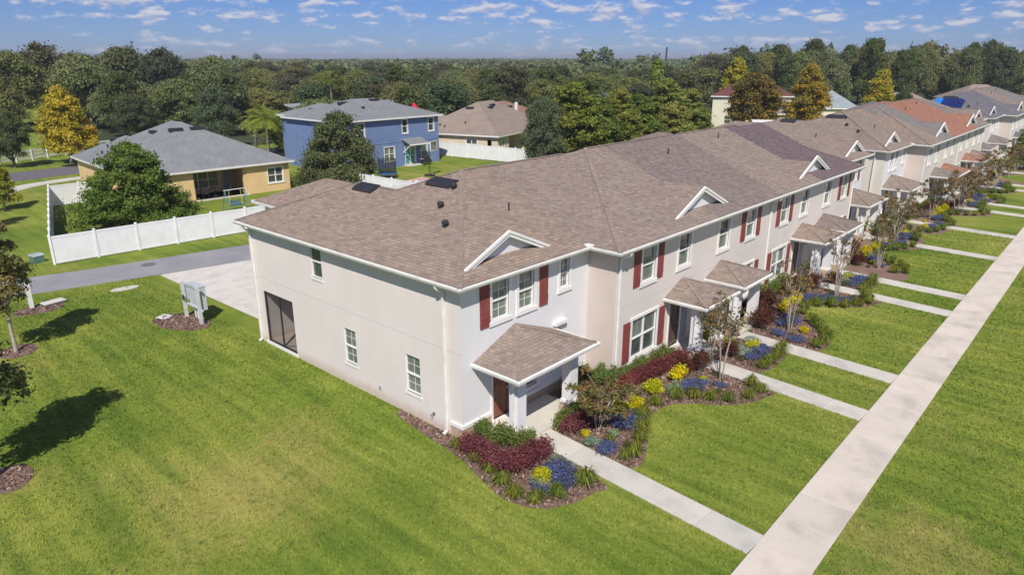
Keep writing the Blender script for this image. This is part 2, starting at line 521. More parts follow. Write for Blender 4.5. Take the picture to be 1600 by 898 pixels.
# ------------------------------------------------------------------ roofs
def clip(poly, A, B, C):
    """keep the part of a convex (x,y) polygon with A x + B y + C >= 0"""
    o = []
    for i in range(len(poly)):
        p, q = poly[i], poly[(i + 1) % len(poly)]
        dp, dq = A * p[0] + B * p[1] + C, A * q[0] + B * q[1] + C
        if dp >= 0: o.append(p)
        if (dp > 0 and dq < 0) or (dp < 0 and dq > 0):
            k = dp / (dp - dq)
            o.append((p[0] + k * (q[0] - p[0]), p[1] + k * (q[1] - p[1])))
    return o
def area(p):
    return abs(sum(p[i][0] * p[(i + 1) % len(p)][1] - p[(i + 1) % len(p)][0] * p[i][1] for i in range(len(p)))) / 2
def hip_pieces(blocks, s, z0):
    """blocks: (x0,x1,y0,y1[,z0,s]).  Returns (polygon xy, plane (a,b,c), side) of the upper envelope of hip roofs."""
    P = []
    for bl in blocks:
        x0, x1, y0, y1 = bl[:4]
        z = bl[4] if len(bl) > 4 else z0
        q = bl[5] if len(bl) > 5 else s
        P.append(((x0, x1, y0, y1), [(q, 0, z - q * x0), (-q, 0, z + q * x1), (0, q, z - q * y0), (0, -q, z + q * y1)]))
    res = []
    for k, (rc, pl) in enumerate(P):
        x0, x1, y0, y1 = rc
        for si, p in enumerate(pl):
            poly = [(x0, y0), (x1, y0), (x1, y1), (x0, y1)]
            for sj, q in enumerate(pl):
                if sj != si and poly:
                    poly = clip(poly, q[0] - p[0], q[1] - p[1], q[2] - p[2] + 1e-9)
            pieces = [poly] if len(poly) > 2 else []
            for j, (rj, plj) in enumerate(P):
                if j == k: continue
                hs = [(1, 0, -rj[0]), (-1, 0, rj[1]), (0, 1, -rj[2]), (0, -1, rj[3])]
                eps = 1e-5 if j < k else -1e-5
                hs += [(q[0] - p[0], q[1] - p[1], q[2] - p[2] + eps) for q in plj]
                nxt = []
                for pc in pieces:
                    rem = pc
                    for h in hs:
                        o = clip(rem, -h[0], -h[1], -h[2])
                        if len(o) > 2 and area(o) > 1e-4: nxt.append(o)
                        rem = clip(rem, *h)
                        if len(rem) < 3 or area(rem) < 1e-4: break
                pieces = nxt
            res += [(pc, p, si) for pc in pieces]
    return res
def shingle_tabs(poly, plane, side, colf, rng, tab=0.26, course=0.135):
    """tabs of a shingled roof plane: tilted quads with a raised lower edge.  Returns list of (verts4, tint)."""
    a, b, c = plane
    s = math.hypot(a, b)
    gx, gy = a / s, b / s                   # uphill direction in plan
    ux, uy = -gy, gx                        # along the eave
    k = math.sqrt(1 + s * s)
    pu = [(x * ux + y * uy, (x * gx + y * gy) * k) for x, y in poly]
    if sum(pu[i][0] * pu[(i + 1) % len(pu)][1] - pu[(i + 1) % len(pu)][0] * pu[i][1] for i in range(len(pu))) < 0:
        pu = pu[::-1]
    edges = []
    for i in range(len(pu)):
        p, q = pu[i], pu[(i + 1) % len(pu)]
        dx, dy = q[0] - p[0], q[1] - p[1]
        edges.append((-dy, dx, dy * p[0] - dx * p[1]))
    v0, v1 = min(p[1] for p in pu), max(p[1] for p in pu)
    out = []
    nz = 1 / k
    def to3(u, v, lift):
        w = v / k
        x, y = ux * u + gx * w, uy * u + gy * w
        z = a * x + b * y + c
        return (x - gx * s * nz * lift, y - gy * s * nz * lift, z + nz * lift)
    for ci in range(int(math.floor(v0 / course)), int(math.ceil(v1 / course)) + 1):
        va, vb = ci * course, (ci + 1) * course
        band = pu
        row = [(x, y) for x, y in pu]
        row = clip(clip(row, 0, 1, -va), 0, -1, vb)
        if len(row) < 3: continue
        ua, ub = min(p[0] for p in row), max(p[0] for p in row)
        off = ((ci * 0.41) % 1.0) * tab
        ti = int(math.floor((ua - off) / tab))
        while ti * tab + off < ub:
            l, r_ = ti * tab + off + 0.004, (ti + 1) * tab + off - 0.004
            ti += 1
            q = [(l, va), (r_, va), (r_, vb + 0.004), (l, vb + 0.004)]
            inside = all(A * u + B * v + C >= -1e-9 for (A, B, C) in edges for (u, v) in q)
            if not inside:
                for (A, B, C) in edges:
                    q = clip(q, A, B, C)
                    if len(q) < 3: break
                if len(q) < 3 or area(q) < 2e-4: continue
            jit = rng.uniform(-0.002, 0.003)
            P3 = []
            for (u, v) in q:
                f = (v - va) / course
                P3.append(to3(u, v, 0.020 + jit - 0.014 * f))
            cx = sum(p[0] for p in P3) / len(P3); cy = sum(p[1] for p in P3) / len(P3)
            out.append((P3, colf(cx, cy, rng), to3, q, va, inside))
    return out
def tabs_to_mb(tabs):
    V, F, T = [], [], []
    for P3, tint_, to3, q, va, ins in tabs:
        b_ = len(V)
        V += P3; n = len(P3)
        F.append(list(range(b_, b_ + n)))
        T += [tint_] * n
        if ins:                                # the butt edge that shows as a thin shaded line
            lo = [to3(q[0][0], va, 0.0), to3(q[1][0], va, 0.0)]
            V += lo + [P3[0], P3[1]]
            F.append([b_ + n, b_ + n + 1, b_ + n + 3, b_ + n + 2])
            T += [tint_] * 4
    return V, F, T
def tinted_object(name, V, F, T, mat, parent, kind=None):
    me = bpy.data.meshes.new(name)
    me.from_pydata(V, [], F)
    at = me.attributes.new('tint', 'FLOAT_COLOR', 'POINT')
    arr = np.ones((len(V), 4), dtype=np.float32); arr[:, :3] = np.array(T, dtype=np.float32)
    at.data.foreach_set('color', arr.ravel())
    me.materials.append(MATS[mat]); me.update()
    o = link(bpy.data.objects.new(name, me), parent)
    if kind: o['kind'] = kind
    return o
def sweep(mb, path, profile, mi=0):
    """profile (outset, z) swept along a plan polyline with mitred corners; outset to the right of travel"""
    n = len(path)
    rows = []
    for i in range(n):
        p = Vector(path[i])
        d0 = (p - Vector(path[i - 1])).normalized() if i > 0 else None
        d1 = (Vector(path[i + 1]) - p).normalized() if i < n - 1 else None
        d0 = d0 or d1; d1 = d1 or d0
        n0, n1 = Vector((d0.y, -d0.x)), Vector((d1.y, -d1.x))
        mm = (n0 + n1); mm = mm / max(1e-6, mm.dot(n0))
        rows.append([(p.x + mm.x * o, p.y + mm.y * o, z) for o, z in profile])
    k = len(profile)
    pts = [q for r_ in rows for q in r_]
    fs = [[i * k + j, (i + 1) * k + j, (i + 1) * k + j + 1, i * k + j + 1] for i in range(n - 1) for j in range(k - 1)]
    mb.add(pts, fs, mi)

# ------------------------------------------------------------------ walls and windows
def frame_tf(o, u, n):
    o, u, n = Vector(o), Vector(u), Vector(n)
    return lambda a, b, c: o + u * a + Vector((0, 0, 1)) * b + n * c       # a along, b up, c outward
def wall(parent, tf, U0, U1, V0, V1, holes, mat, depth=0.10, name='wall', label=None, joint=0):
    us = sorted({U0, U1, *[h[0] for h in holes], *[h[1] for h in holes]})
    vs = sorted({V0, V1, *[h[2] for h in holes], *[h[3] for h in holes]})
    mb = MB(tf)
    for i in range(len(us) - 1):
        for j in range(len(vs) - 1):
            cu, cv = (us[i] + us[i + 1]) / 2, (vs[j] + vs[j + 1]) / 2
            if any(h[0] < cu < h[1] and h[2] < cv < h[3] for h in holes): continue
            mb.poly([(us[i], vs[j], 0), (us[i + 1], vs[j], 0), (us[i + 1], vs[j + 1], 0), (us[i], vs[j + 1], 0)])
    for h in holes:
        a, b_, c, d = h[:4]
        dp = h[4] if len(h) > 4 else depth
        mb.poly([(a, c, 0), (b_, c, 0), (b_, c, -dp), (a, c, -dp)])
        mb.poly([(a, d, 0), (b_, d, 0), (b_, d, -dp), (a, d, -dp)])
        mb.poly([(a, c, 0), (a, d, 0), (a, d, -dp), (a, c, -dp)])
        mb.poly([(b_, c, 0), (b_, d, 0), (b_, d, -dp), (b_, c, -dp)])
        if dp > 0.5: mb.poly([(a, c, -dp), (b_, c, -dp), (b_, d, -dp), (a, d, -dp)])
    o = mb.build(name, mat, parent)
    if label: o['label'] = label
    if joint:
        cuts = sorted([(h[0] - .2, h[1] + .2) for h in holes if h[2] - .2 < joint < h[3] + .2])
        a = U0 + .01
        for lo, hi in cuts + [(U1 - .01, U1)]:
            if lo > a + .1: MB(tf).box(a, lo, joint, joint + .014, -.01, .004).build('control_joint', 'stucco_joint', o)
            a = max(a, hi)
    return o
def window(parent, tf, u0, u1, v0, v1, cols=1, trim=0.0, grille=False, glass_='pane_blind', glass_up=None, sill=True, rec=0.06, label=None, frame_mat='trim_white', fw=0.045, simple_=False):
    """hung window in a hole: white frame with meeting rail, panes as children, optional flat trim round it"""
    mb = MB(tf)
    c0, c1 = -rec - 0.05, -rec + 0.02
    mid = (v0 + v1) / 2
    mb.box(u0, u0 + fw, v0, v1, c0, c1); mb.box(u1 - fw, u1, v0, v1, c0, c1)
    mb.box(u0 + fw, u1 - fw, v0, v0 + fw, c0, c1); mb.box(u0 + fw, u1 - fw, v1 - fw, v1, c0, c1)
    mb.box(u0 + fw, u1 - fw, mid - 0.03, mid + 0.03, c0, c1 + 0.012)
    cw = (u1 - u0) / cols
    for k in range(1, cols):
        mb.box(u0 + cw * k - .045, u0 + cw * k + .045, v0 + fw, v1 - fw, c0, c1 + 0.005)
    w = mb.build('window', frame_mat, parent)
    if label: w['label'] = label
    gu = glass_up or glass_
    for k in range(cols):
        a, b_ = u0 + cw * k + (fw if k == 0 else .045), u0 + cw * (k + 1) - (fw if k == cols - 1 else .045)
        MB(tf).box(a, b_, v0 + fw, mid - .03, c0 - 0.02, c0 + 0.015).build('pane', glass_, w)
        MB(tf).box(a, b_, mid + .03, v1 - fw, c0 - 0.005, c0 + 0.03).build('pane', gu, w)
    if grille:
        g = MB(tf)
        for k in range(cols):
            a, b_ = u0 + cw * k + fw, u0 + cw * (k + 1) - fw
            um = (a + b_) / 2
            g.box(um - .009, um + .009, v0 + fw, mid - .03, c0 + 0.015, c0 + 0.022)
            g.box(um - .009, um + .009, mid + .03, v1 - fw, c0 + 0.03, c0 + 0.037)
            for (lo, hi, cc) in ((v0 + fw, mid - .03, c0 + .015), (mid + .03, v1 - fw, c0 + .03)):
                q = (lo + hi) / 2
                g.box(a, b_, q - .009, q + .009, cc + .0005, cc + 0.0065)
        g.build('grille', 'trim_white', w)
    if trim > 0:
        tb = MB(tf)
        tb.box(u0 - trim, u0, v0, v1, -0.02, 0.035); tb.box(u1, u1 + trim, v0, v1, -0.02, 0.035)
        tb.box(u0 - trim, u1 + trim, v1, v1 + trim, -0.02, 0.038)
        tb.box(u0 - trim - .03, u1 + trim + .03, v0 - trim - .03, v0, -0.02, 0.055)
        for k in range(1, cols):
            if cw > 1.1: pass
        tb.build('trim', 'trim_white', w)
    elif sill:
        MB(tf).box(u0 - .05, u1 + .05, v0 - .11, v0, -0.10, 0.03).build('sill', 'trim_white', w)
    return w
def shutter(parent, tf, u0, u1, v0, v1):
    mb = MB(tf)
    mb.box(u0, u1, v0, v1, -0.01, 0.03)
    n = max(2, int(round((u1 - u0) / 0.14)))
    cw = (u1 - u0) / n
    for k in range(n):                                     # board-and-batten boards
        mb.box(u0 + cw * k + .008, u0 + cw * (k + 1) - .008, v0 + .004, v1 - .004, 0.03, 0.042)
    s_ = mb.build('shutter', 'shutter_red', parent)
    for q in (v0 + .20, v0 + .32, v1 - .26):
        MB(tf).box(u0 + .004, u1 - .004, q, q + .055, 0.042, 0.055).build('batten', 'shutter_red', s_)
    return s_

# ------------------------------------------------------------------ the townhouse rows
EAVE = 5.45
SLP = 0.4167
RNG = random.Random(11)
def tintf(zones):
    """zones: list of (x_limit, rgb): colour of the shingles by house along the row"""
    def f(x, y, r):
        for xl, c in zones:
            if x < xl: break
        k = r.choice((.84, .92, .96, 1.0, 1.0, 1.04, 1.08, 1.16))
        w = r.uniform(-.03, .03)
        return (c[0] * k * (1 + w), c[1] * k, c[2] * k * (1 - w))
    return f
TAN = (.287, .224, .184)
TAN2 = (.274, .220, .186)
GREYP = (.225, .182, .166)
PURP = (.165, .125, .132)
GREY = (.225, .205, .192)
ORANGE = (.335, .170, .118)
SLATE = (.165, .165, .185)
SHX = [0.0]

def row_house(ox, oy, label, zones, porch_cols, stuccos, near=False, detail=True, sx=1.0):
    B = thing('townhouse_row', label, 'townhouses', (ox, oy, 0))
    X = lambda x: x * sx
    end_tf = frame_tf((0, 0, 0), (0, 1, 0), (-1, 0, 0))
    f0 = frame_tf((0, 0, 0), (1, 0, 0), (0, -1, 0))
    fm = frame_tf((0, -1.25, 0), (1, 0, 0), (0, -1, 0))
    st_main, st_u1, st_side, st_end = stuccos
    H = EAVE
    # end wall with windows and screened porch
    endw = [(5.70, 6.45, .92, 2.32), (2.06, 2.82, .90, 2.31), (7.58, 8.30, 3.95, 5.26)]
    lan = (10.0, 12.32, .15, 2.48, 2.6)
    wall(B, end_tf, 0, 13.07, -.1, H, endw + [lan], st_end, 0.09, label='pinkish stucco end wall' if near else None, joint=3.05)
    if detail:
        for i, (a, b_, c, d) in enumerate(endw):
            window(B, end_tf, a, b_, c, d, 1, 0.0, i < 2, 'pane_blind' if i < 2 else 'pane_dark', None, fw=.03)
        scr = MB(end_tf)
        scr.box(10.0, 10.06, .15, 2.48, -.09, -.03); scr.box(12.26, 12.32, .15, 2.48, -.09, -.03)
        scr.box(10.06, 12.26, .15, .2, -.09, -.03); scr.box(10.06, 12.26, 2.42, 2.48, -.09, -.03)
        scr.box(11.09, 11.14, .2, 2.42, -.09, -.03)
        scr.tf = None
        scr.bar((.06, 10.06, 1.0), (.06, 11.1, .2), .045)
        s_ = scr.build('porch_screen', 'dark_frame', B)
        MB(end_tf).poly([(10.06, .2, -.06), (11.09, .2, -.06), (11.09, 2.42, -.06), (10.06, 2.42, -.06)]).build('screen', 'screen_mesh', s_)
        MB(end_tf).poly([(11.14, .2, -.06), (12.26, .2, -.06), (12.26, 2.42, -.06), (11.14, 2.42, -.06)]).build('screen', 'screen_mesh', s_)
        MB(end_tf).box(9.93, 12.4, .02, .15, -.05, .05).build('sill', 'trim_white', s_)
        fan = MB()
        fan.disc((1.6, 11.0, .15), .2, .05, 12); fan.bar((1.6, 11.0, .2), (1.6, 11.0, 1.35), .05)
        fan.tf = lambda a, b_, c: (1.5 + c, 11.0 + a, 1.5 + b_)
        fan.disc((0, 0, 0), .3, .12, 18)
        fan.build('pedestal_fan', 'white_paint', B)
    # fronts
    u1w = [(1.42, 2.24, 3.80, 5.15), (2.74, 3.54, 3.80, 5.15), (5.0, 5.54, 4.03, 5.15)]
    door1 = (1.42, 2.22, .17, 2.2)
    pw = (3.0, 3.72, .75, 2.05)
    wall(B, f0, 0, X(6.75), -.1, H, u1w + [door1, pw], st_u1, 0.10)
    mirror = lambda h: (X(40.55) - h[1], X(40.55) - h[0], h[2], h[3])
    wall(B, f0, X(34.05), X(40.55), -.1, H, [mirror(h) for h in u1w] + [mirror(door1), mirror(pw)], st_u1, 0.10)
    up = lambda a, b_: (a + .12, b_ - .12, 3.65, 5.03)
    upper_s = [up(8.44, 9.66), up(17.87, 19.09), up(22.13, 23.33), up(31.75, 32.95)]
    upper_p = [up(11.28, 12.5), up(14.95, 16.2), up(25.0, 26.25), up(28.7, 29.95)]
    gf = [(8.05, 9.92, .58, 2.25), (17.4, 19.25, .58, 2.25), (21.7, 23.55, .58, 2.25), (31.1, 32.95, .58, 2.25)]
    pc = [11.9, 15.5, 25.6, 29.1]
    doors = [(c - .92, c - .05, .14, 2.18) for c in pc]
    S = lambda h: (X(h[0]), X(h[1]), h[2], h[3])
    wall(B, fm, X(6.75), X(34.05), -.1, H, [S(h) for h in upper_s + upper_p + gf + doors], st_main, 0.10, joint=2.95)
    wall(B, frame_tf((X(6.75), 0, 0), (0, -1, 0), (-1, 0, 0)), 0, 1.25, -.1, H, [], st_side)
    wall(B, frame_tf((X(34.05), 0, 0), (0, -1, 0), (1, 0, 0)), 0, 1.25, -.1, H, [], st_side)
    rear = MB()
    fp = [(0, 13.07), (2.75, 13.07), (2.75, 16.5), (7.1, 16.5), (7.1, 10.4), (14.3, 10.4), (14.3, 11.45), (26.5, 11.45), (26.5, 10.4), (32.5, 10.4), (32.5, 13.1), (40.55, 13.1), (40.55, 0)]
    for i in range(len(fp) - 1):
        a, b_ = fp[i], fp[i + 1]
        rear.poly([(X(a[0]), a[1], -.1), (X(b_[0]), b_[1], -.1), (X(b_[0]), b_[1], H), (X(a[0]), a[1], H)])
    rear.build('wall', st_end, B)
    # windows of the fronts
    gl = 'pane_blind'
    for h in u1w:
        window(B, f0, *h, 1, .12, near, gl)
        window(B, f0, *mirror(h), 1, .12, False, gl)
    window(B, f0, *pw, 1, .08, False, 'pane_dark'); window(B, f0, *mirror(pw), 1, .08, False, 'pane_dark')
    for h in upper_s: window(B, fm, *S(h), 1, .12, False, 'pane_blind', 'pane_blind')
    for h in upper_p: window(B, fm, *S(h), 1, .12, False, 'pane_blind', 'pane_dark')
    for h in gf: window(B, fm, *S(h), 2, .12, False, 'pane_dark', 'pane_blind')
    if near:
        for u in (.86, 3.84): shutter(B, f0, u, u + .45, 3.68, 5.17)
        for u in (36.26, 39.24): shutter(B, f0, u, u + .45, 3.68, 5.17)
        for h in upper_s:
            shutter(B, fm, h[0] - .60, h[0] - .14, 3.6, 5.1); shutter(B, fm, h[1] + .14, h[1] + .60, 3.6, 5.1)
        for h in gf:
            shutter(B, fm, h[0] - .62, h[0] - .15, .58, 2.26); shutter(B, fm, h[1] + .15, h[1] + .62, .58, 2.26)
    # doors
    def door(tf, d, mat, side=True):
        mb = MB(tf)
        mb.box(d[0], d[1], d[2], d[3], -.09, -.05)
        o = mb.build('door', mat, B)
        w_ = d[1] - d[0]
        for (a, b_) in ((.14, .46), (.54, .86)):
            for (c, e) in ((.08, .36), (.42, .62), (.68, .93)):
                MB(tf).box(d[0] + w_ * a, d[0] + w_ * b_, d[2] + (d[3] - d[2]) * c, d[2] + (d[3] - d[2]) * e, -.05, -.036).build('door_panel', mat, o)
        MB(tf).box(d[1] - .1, d[1] - .05, d[2] + .95, d[2] + 1.05, -.05, .0).build('handle', 'metal_grey', o)
        fr = MB(tf)
        fr.box(d[0] - .09, d[0], d[2], d[3], -.04, .035); fr.box(d[1], d[1] + .09, d[2], d[3], -.04, .035)
        fr.box(d[0] - .09, d[1] + .09, d[3], d[3] + .1, -.04, .038)
        fr.box(d[0] - .05, d[1] + .05, d[2] - .16, d[2], -.09, .12)
        fr.build('door_frame', 'trim_white', o)
    door(f0, door1, 'door_brown'); door(f0, mirror(door1), 'door_brown')
    for d in doors:
        door(fm, S(d), 'door_dark')
    for d in doors:
        MB(fm).box(X(d[1]) + .22, X(d[1]) + .72, .3, 2.15, -.02, .02).build('sidelight', 'panel_grey', B)
    # tan plinth with a white ledge round the corner units
    def plinth(mb, ml, tf, a, b_):
        mb.box(a, b_, -.1, .42, 0, .045); ml.box(a - .012, b_ + .012, .42, .55, 0, .07)
    for a, b_ in ((-.045, 1.31), (2.33, X(6.74)), (X(34.06), X(38.2)), (X(40.55) - 1.31, X(40.55))):
        mb, ml = MB(f0), MB(f0)
        plinth(mb, ml, f0, a, b_)
        mb.build('plinth', 'plinth_tan', B); ml.build('ledge', 'trim_white', B)
    mb, ml = MB(end_tf), MB(end_tf)
    plinth(mb, ml, end_tf, 0.0, .52)
    mb.build('plinth', 'plinth_tan', B); ml.build('ledge', 'trim_white', B)
    # roof
    blocks = [(-.33, X(40.9), -.35, 10.83), (-.33, 7.13, 2.0, 13.42), (2.42, 7.44, 6.0, 16.86),
              (X(6.29), X(34.4), -1.7, 10.7), (X(13.95), X(26.85), -1.7, 11.8), (X(31.95), X(40.9), 1.5, 13.45)]
    pcs = hip_pieces(blocks, SLP, EAVE)
    under = MB()
    cf = tintf([(X(x), c) for x, c in zones])
    tabs = []
    for poly, (a, b_, c), side in pcs:
        under.poly([(x, y, a * x + b_ * y + c) for x, y in poly])
        if side in (0, 2): tabs += shingle_tabs(poly, (a, b_, c), side, cf, RNG)
    rf = under.build('roof', 'roof_under', B)
    if near:
        org = Vector((ox, oy, 0))
        for tb in tabs:
            p = Vector(tb[0][0]) + org
            tb_d = (p - CAM).length
            SHX.append(tb_d)
        ds = sorted((((Vector(tb[0][0]) + org - CAM).length + (0 if tb[5] else 100)), i) for i, tb in enumerate(tabs))
        pick = set(i for _, i in ds[:300])
        for i in sorted(pick):
            V_, F_, T_ = tabs_to_mb([tabs[i]])
            tinted_object('shingle', V_, F_, T_, 'shingle', rf)
        tabs = [tb for i, tb in enumerate(tabs) if i not in pick]
    V_, F_, T_ = tabs_to_mb(tabs)
    tinted_object('shingles', V_, F_, T_, 'shingle', rf, 'stuff')
    # hip and ridge caps
    caps = MB()
    q = 5.585; rz = EAVE + SLP * q - .03
    def cap(a, b_):
        a, b_ = Vector(a), Vector(b_)
        n = max(1, int((b_ - a).length / .3)); d = (b_ - a) / n
        for i in range(n):
            p0, p1 = a + d * i, a + d * (i + 1)
            caps.bar(p0 + Vector((0, 0, .022)), p1 + Vector((0, 0, .012)), .17, .02)
    cap((-.33, -.35, EAVE), (5.25, 5.24, 7.78)); cap((5.25, 5.24, 7.78), (X(11.8), 5.24, 7.78))
    cap((-.33, 13.42, EAVE), (3.4, 9.69, 7.0)); cap((3.4, 9.69, 7.0), (3.4, 7.2, 7.0)); cap((3.4, 7.1, 7.0), (5.25, 5.25, 7.78))
    cap((X(6.29), -1.7, EAVE), (X(6.29) + 6.2, 4.5, 8.033)); cap((X(6.29) + 6.2, 4.5, 8.033), (X(20.0), 4.5, 8.033))
    cap((X(21), 4.5, 8.033), (X(34.4) - 6.2, 4.5, 8.033)); cap((X(34.4), -1.7, EAVE), (X(34.4) - 6.2, 4.5, 8.033))
    caps.build('ridge_cap', 'roof_cap', rf, kind='stuff')
    # eaves: soffit and gutter
    path = [(-.33, 16.0 if False else 13.42), (-.33, -.35), (X(6.29), -.35), (X(6.29), -1.7), (X(34.4), -1.7), (X(34.4), -.35), (X(40.9), -.35), (X(40.9), 13.4)]
    path = path[::1]
    sm = MB(); sweep(sm, path, [(-.45, 5.335), (.0, 5.335)])
    sm.build('soffit', 'soffit', B)
    gm = MB(); sweep(gm, path, [(.0, 5.325), (.08, 5.325), (.115, 5.40), (.115, 5.455), (.095, 5.455), (.09, 5.40), (.02, 5.40), (.0, 5.44)])
    gm.build('gutter', 'gutter_white', B)
    gm = MB(); sweep(gm, [(7.44, 16.86), (2.42, 16.86), (2.42, 13.4)], [(-.4, 5.335), (.0, 5.325), (.10, 5.325), (.115, 5.455), (.09, 5.455), (.02, 5.44)])
    gm.build('gutter', 'gutter_white', B)
    ck = MB()
    ck.box(X(6.29) - .17, X(6.29) + .08, -.5, -.2, 5.45, 5.53)
    ck.build('gutter_box', 'gutter_white', B)
    # downspouts
    def spout(path_):
        d = MB()
        for i in range(len(path_) - 1): d.bar(path_[i], path_[i + 1], .085, .07)
        d.build('downspout', 'gutter_white', B)
    spout([(-.36, .72, 5.33), (-.34, .72, 5.22), (-.06, .72, 5.0), (-.06, .72, .12), (-.22, .72, .06)])
    spout([(-.36, 12.78, 5.33), (-.34, 12.78, 5.22), (-.06, 12.78, 5.0), (-.06, 12.78, .12), (-.22, 12.78, .06)])
    spout([(X(6.95), -1.74, 5.33), (X(6.95), -1.72, 5.22), (X(6.95), -1.31, 5.0), (X(6.95), -1.31, .1)])
    spout([(X(20.75), -1.74, 5.33), (X(20.75), -1.72, 5.22), (X(20.75), -1.31, 5.0), (X(20.75), -1.31, .1)])
    spout([(X(33.9), -1.74, 5.33), (X(33.9), -1.72, 5.22), (X(33.9), -1.31, 5.0), (X(33.9), -1.31, .1)])
    # gabled dormers
    def dormer(cx, y, z, hw):
        s_ = SLP
        pk = z + hw * s_
        g = MB()
        yy = y + .13
        g.poly([(cx - hw, yy, z), (cx + hw, yy, z), (cx, yy, pk)])
        dm = g.build('dormer', st_u1, B)
        rb = MB()
        back = y + hw * s_ / SLP + .4
        for sgn in (-1, 1):
            rb.poly([(cx + sgn * hw, y - .05, z), (cx, y - .05, pk), (cx, back, pk), (cx + sgn * hw, back, z)])
        rb.build('dormer_roof', 'roof_under', dm)
        tb = []
        for sgn in (-1, 1):
            pl = [(cx + sgn * hw, y - .05), (cx, y - .05), (cx, back), (cx + sgn * hw * .02, back)]
            if sgn > 0: pl = pl[::-1]
            tb += shingle_tabs(pl, (-sgn * s_, 0, pk + sgn * s_ * cx), 0, cf, RNG)
        V_, F_, T_ = tabs_to_mb(tb)
        tinted_object('shingles', V_, F_, T_, 'shingle', dm, 'stuff')
        tr_ = MB()
        for sgn in (-1, 1):
            e, w_ = .17, .04
            a_, b2 = (cx + sgn * (hw + .06), z - .02 - .04), (cx, pk + .0)
            for (y0_, y1_, zo, th) in ((y - .10, y - .05, 0.035, .20), (y - .135, y - .10, 0.04, .09)):
                p = [(a_[0], y0_, a_[1] + zo), (b2[0], y0_, b2[1] + zo), (b2[0], y0_, b2[1] + zo - th * 1.08), (a_[0], y0_, a_[1] + zo - th * 1.08)]
                r2 = [(x, y1_, z2) for x, _, z2 in p]
                tr_.add(p + r2, [[0, 1, 2, 3], [7, 6, 5, 4], [0, 4, 5, 1], [1, 5, 6, 2], [2, 6, 7, 3], [3, 7, 4, 0]])
        tr_.build('rake_trim', 'trim_white', dm)
        so = MB()
        for sgn in (-1, 1):
            so.poly([(cx + sgn * hw, y - .05, z - .03), (cx, y - .05, pk - .03), (cx, yy, pk - .03), (cx + sgn * hw, yy, z - .03)])
        so.build('dormer_soffit', 'soffit', dm)
    dormer(X(2.56), .34, 5.74, 2.06); dormer(X(13.7), -.95, 5.76, 2.32); dormer(X(27.2), -.98, 5.75, 2.32); dormer(X(38.45), .2, 5.69, 2.04)
    # vents on the roof
    def plane_z(x, y):
        zz = -1
        for bl in blocks:
            if bl[0] < x < bl[1] and bl[2] < y < bl[3]:
                zz = max(zz, min(EAVE + SLP * min(x - bl[0], bl[1] - x), EAVE + SLP * min(y - bl[2], bl[3] - y)))
        return zz
    def ridge_vent(x, y, along, L=1.25):
        z_ = plane_z(x, y)
        dx, dz = (0.42, .42 * SLP)
        o = MB()
        if along == 'y':
            prof = [(-.27, -.02), (-.27, .08), (-.12, .13), (.28, .07), (.28, -.0)]
            P0 = [(x + px2, y - L / 2, z_ + px2 * SLP + pz) for px2, pz in prof]
            P1 = [(x + px2, y + L / 2, z_ + px2 * SLP + pz) for px2, pz in prof]
        else:
            prof = [(-.27, -.02), (-.27, .08), (-.12, .13), (.28, .07), (.28, -.0)]
            P0 = [(x + L / 2, y + px2, z_ + px2 * SLP + pz) for px2, pz in prof]
            P1 = [(x - L / 2, y + px2, z_ + px2 * SLP + pz) for px2, pz in prof]
        n = len(prof)
        o.add(P0 + P1, [[i, i + 1, n + i + 1, n + i] for i in range(n - 1)] + [list(range(n)), list(range(n, 2 * n))[::-1]])
        v_ = o.build('roof_vent', 'black_plastic', B)
    def cap_vent(x, y, r=.13):
        z_ = plane_z(x, y)
        o = MB(); o.tube([(x, y, z_ - .05), (x, y, z_ + .12)], r * .6, 9); o.tube([(x, y, z_ + .12), (x, y, z_ + .2), (x, y, z_ + .25)], [r, r, r * .55], 10)
        o.build('vent_cap', 'black_plastic', B)
    def pipe(x, y, h=.3):
        z_ = plane_z(x, y)
        MB().tube([(x, y, z_ - .05), (x, y, z_ + h)], .035, 7).build('vent_pipe', 'dark_frame', B)
    ridge_vent(3.15, 8.75, 'y'); ridge_vent(4.25, 5.35, 'y', 1.35)
    cap_vent(2.9, 3.95); cap_vent(2.02, 2.77); cap_vent(4.05, 4.45); pipe(4.9, 2.4); pipe(X(17.5), 3.0); pipe(X(24.0), 3.5)
    pipe(X(37.4), 2.6)
    # porches
    def porch(cx, hw, y0, yf, ze, rise, col, tf_y, colx, side_downs):
        slab = MB(); slab.box(cx - hw + .35, cx + hw - .35, yf + .30, y0 - .001, -.1, .12)
        ps = slab.build('porch_floor', 'walk_concrete', B)
        r_ = MB()
        pk = ze + rise
        L, Rr = cx - hw, cx + hw
        r_.poly([(L, y0 - .002, ze), (L, yf, ze), (cx, y0 - .002, pk)])
        r_.poly([(L, yf, ze), (Rr, yf, ze), (cx, y0 - .002, pk)])
        r_.poly([(Rr, yf, ze), (Rr, y0 - .002, ze), (cx, y0 - .002, pk)])
        pr = r_.build('porch_roof', 'roof_under', B)
        cfun = tintf([(1e9, col)])
        tb = shingle_tabs([(L, y0), (L, yf), (cx, y0)], (rise / hw, 0, ze - rise / hw * L), 0, cfun, RNG)
        sf = rise / (y0 - yf)
        tb += shingle_tabs([(L, yf), (Rr, yf), (cx, y0)], (0, sf, ze - sf * yf), 2, cfun, RNG)
        tb += shingle_tabs([(Rr, yf), (Rr, y0), (cx, y0)], (-rise / hw, 0, ze + rise / hw * Rr), 1, cfun, RNG)
        V_, F_, T_ = tabs_to_mb(tb)
        tinted_object('shingles', V_, F_, T_, 'shingle', pr, 'stuff')
        c_ = MB()
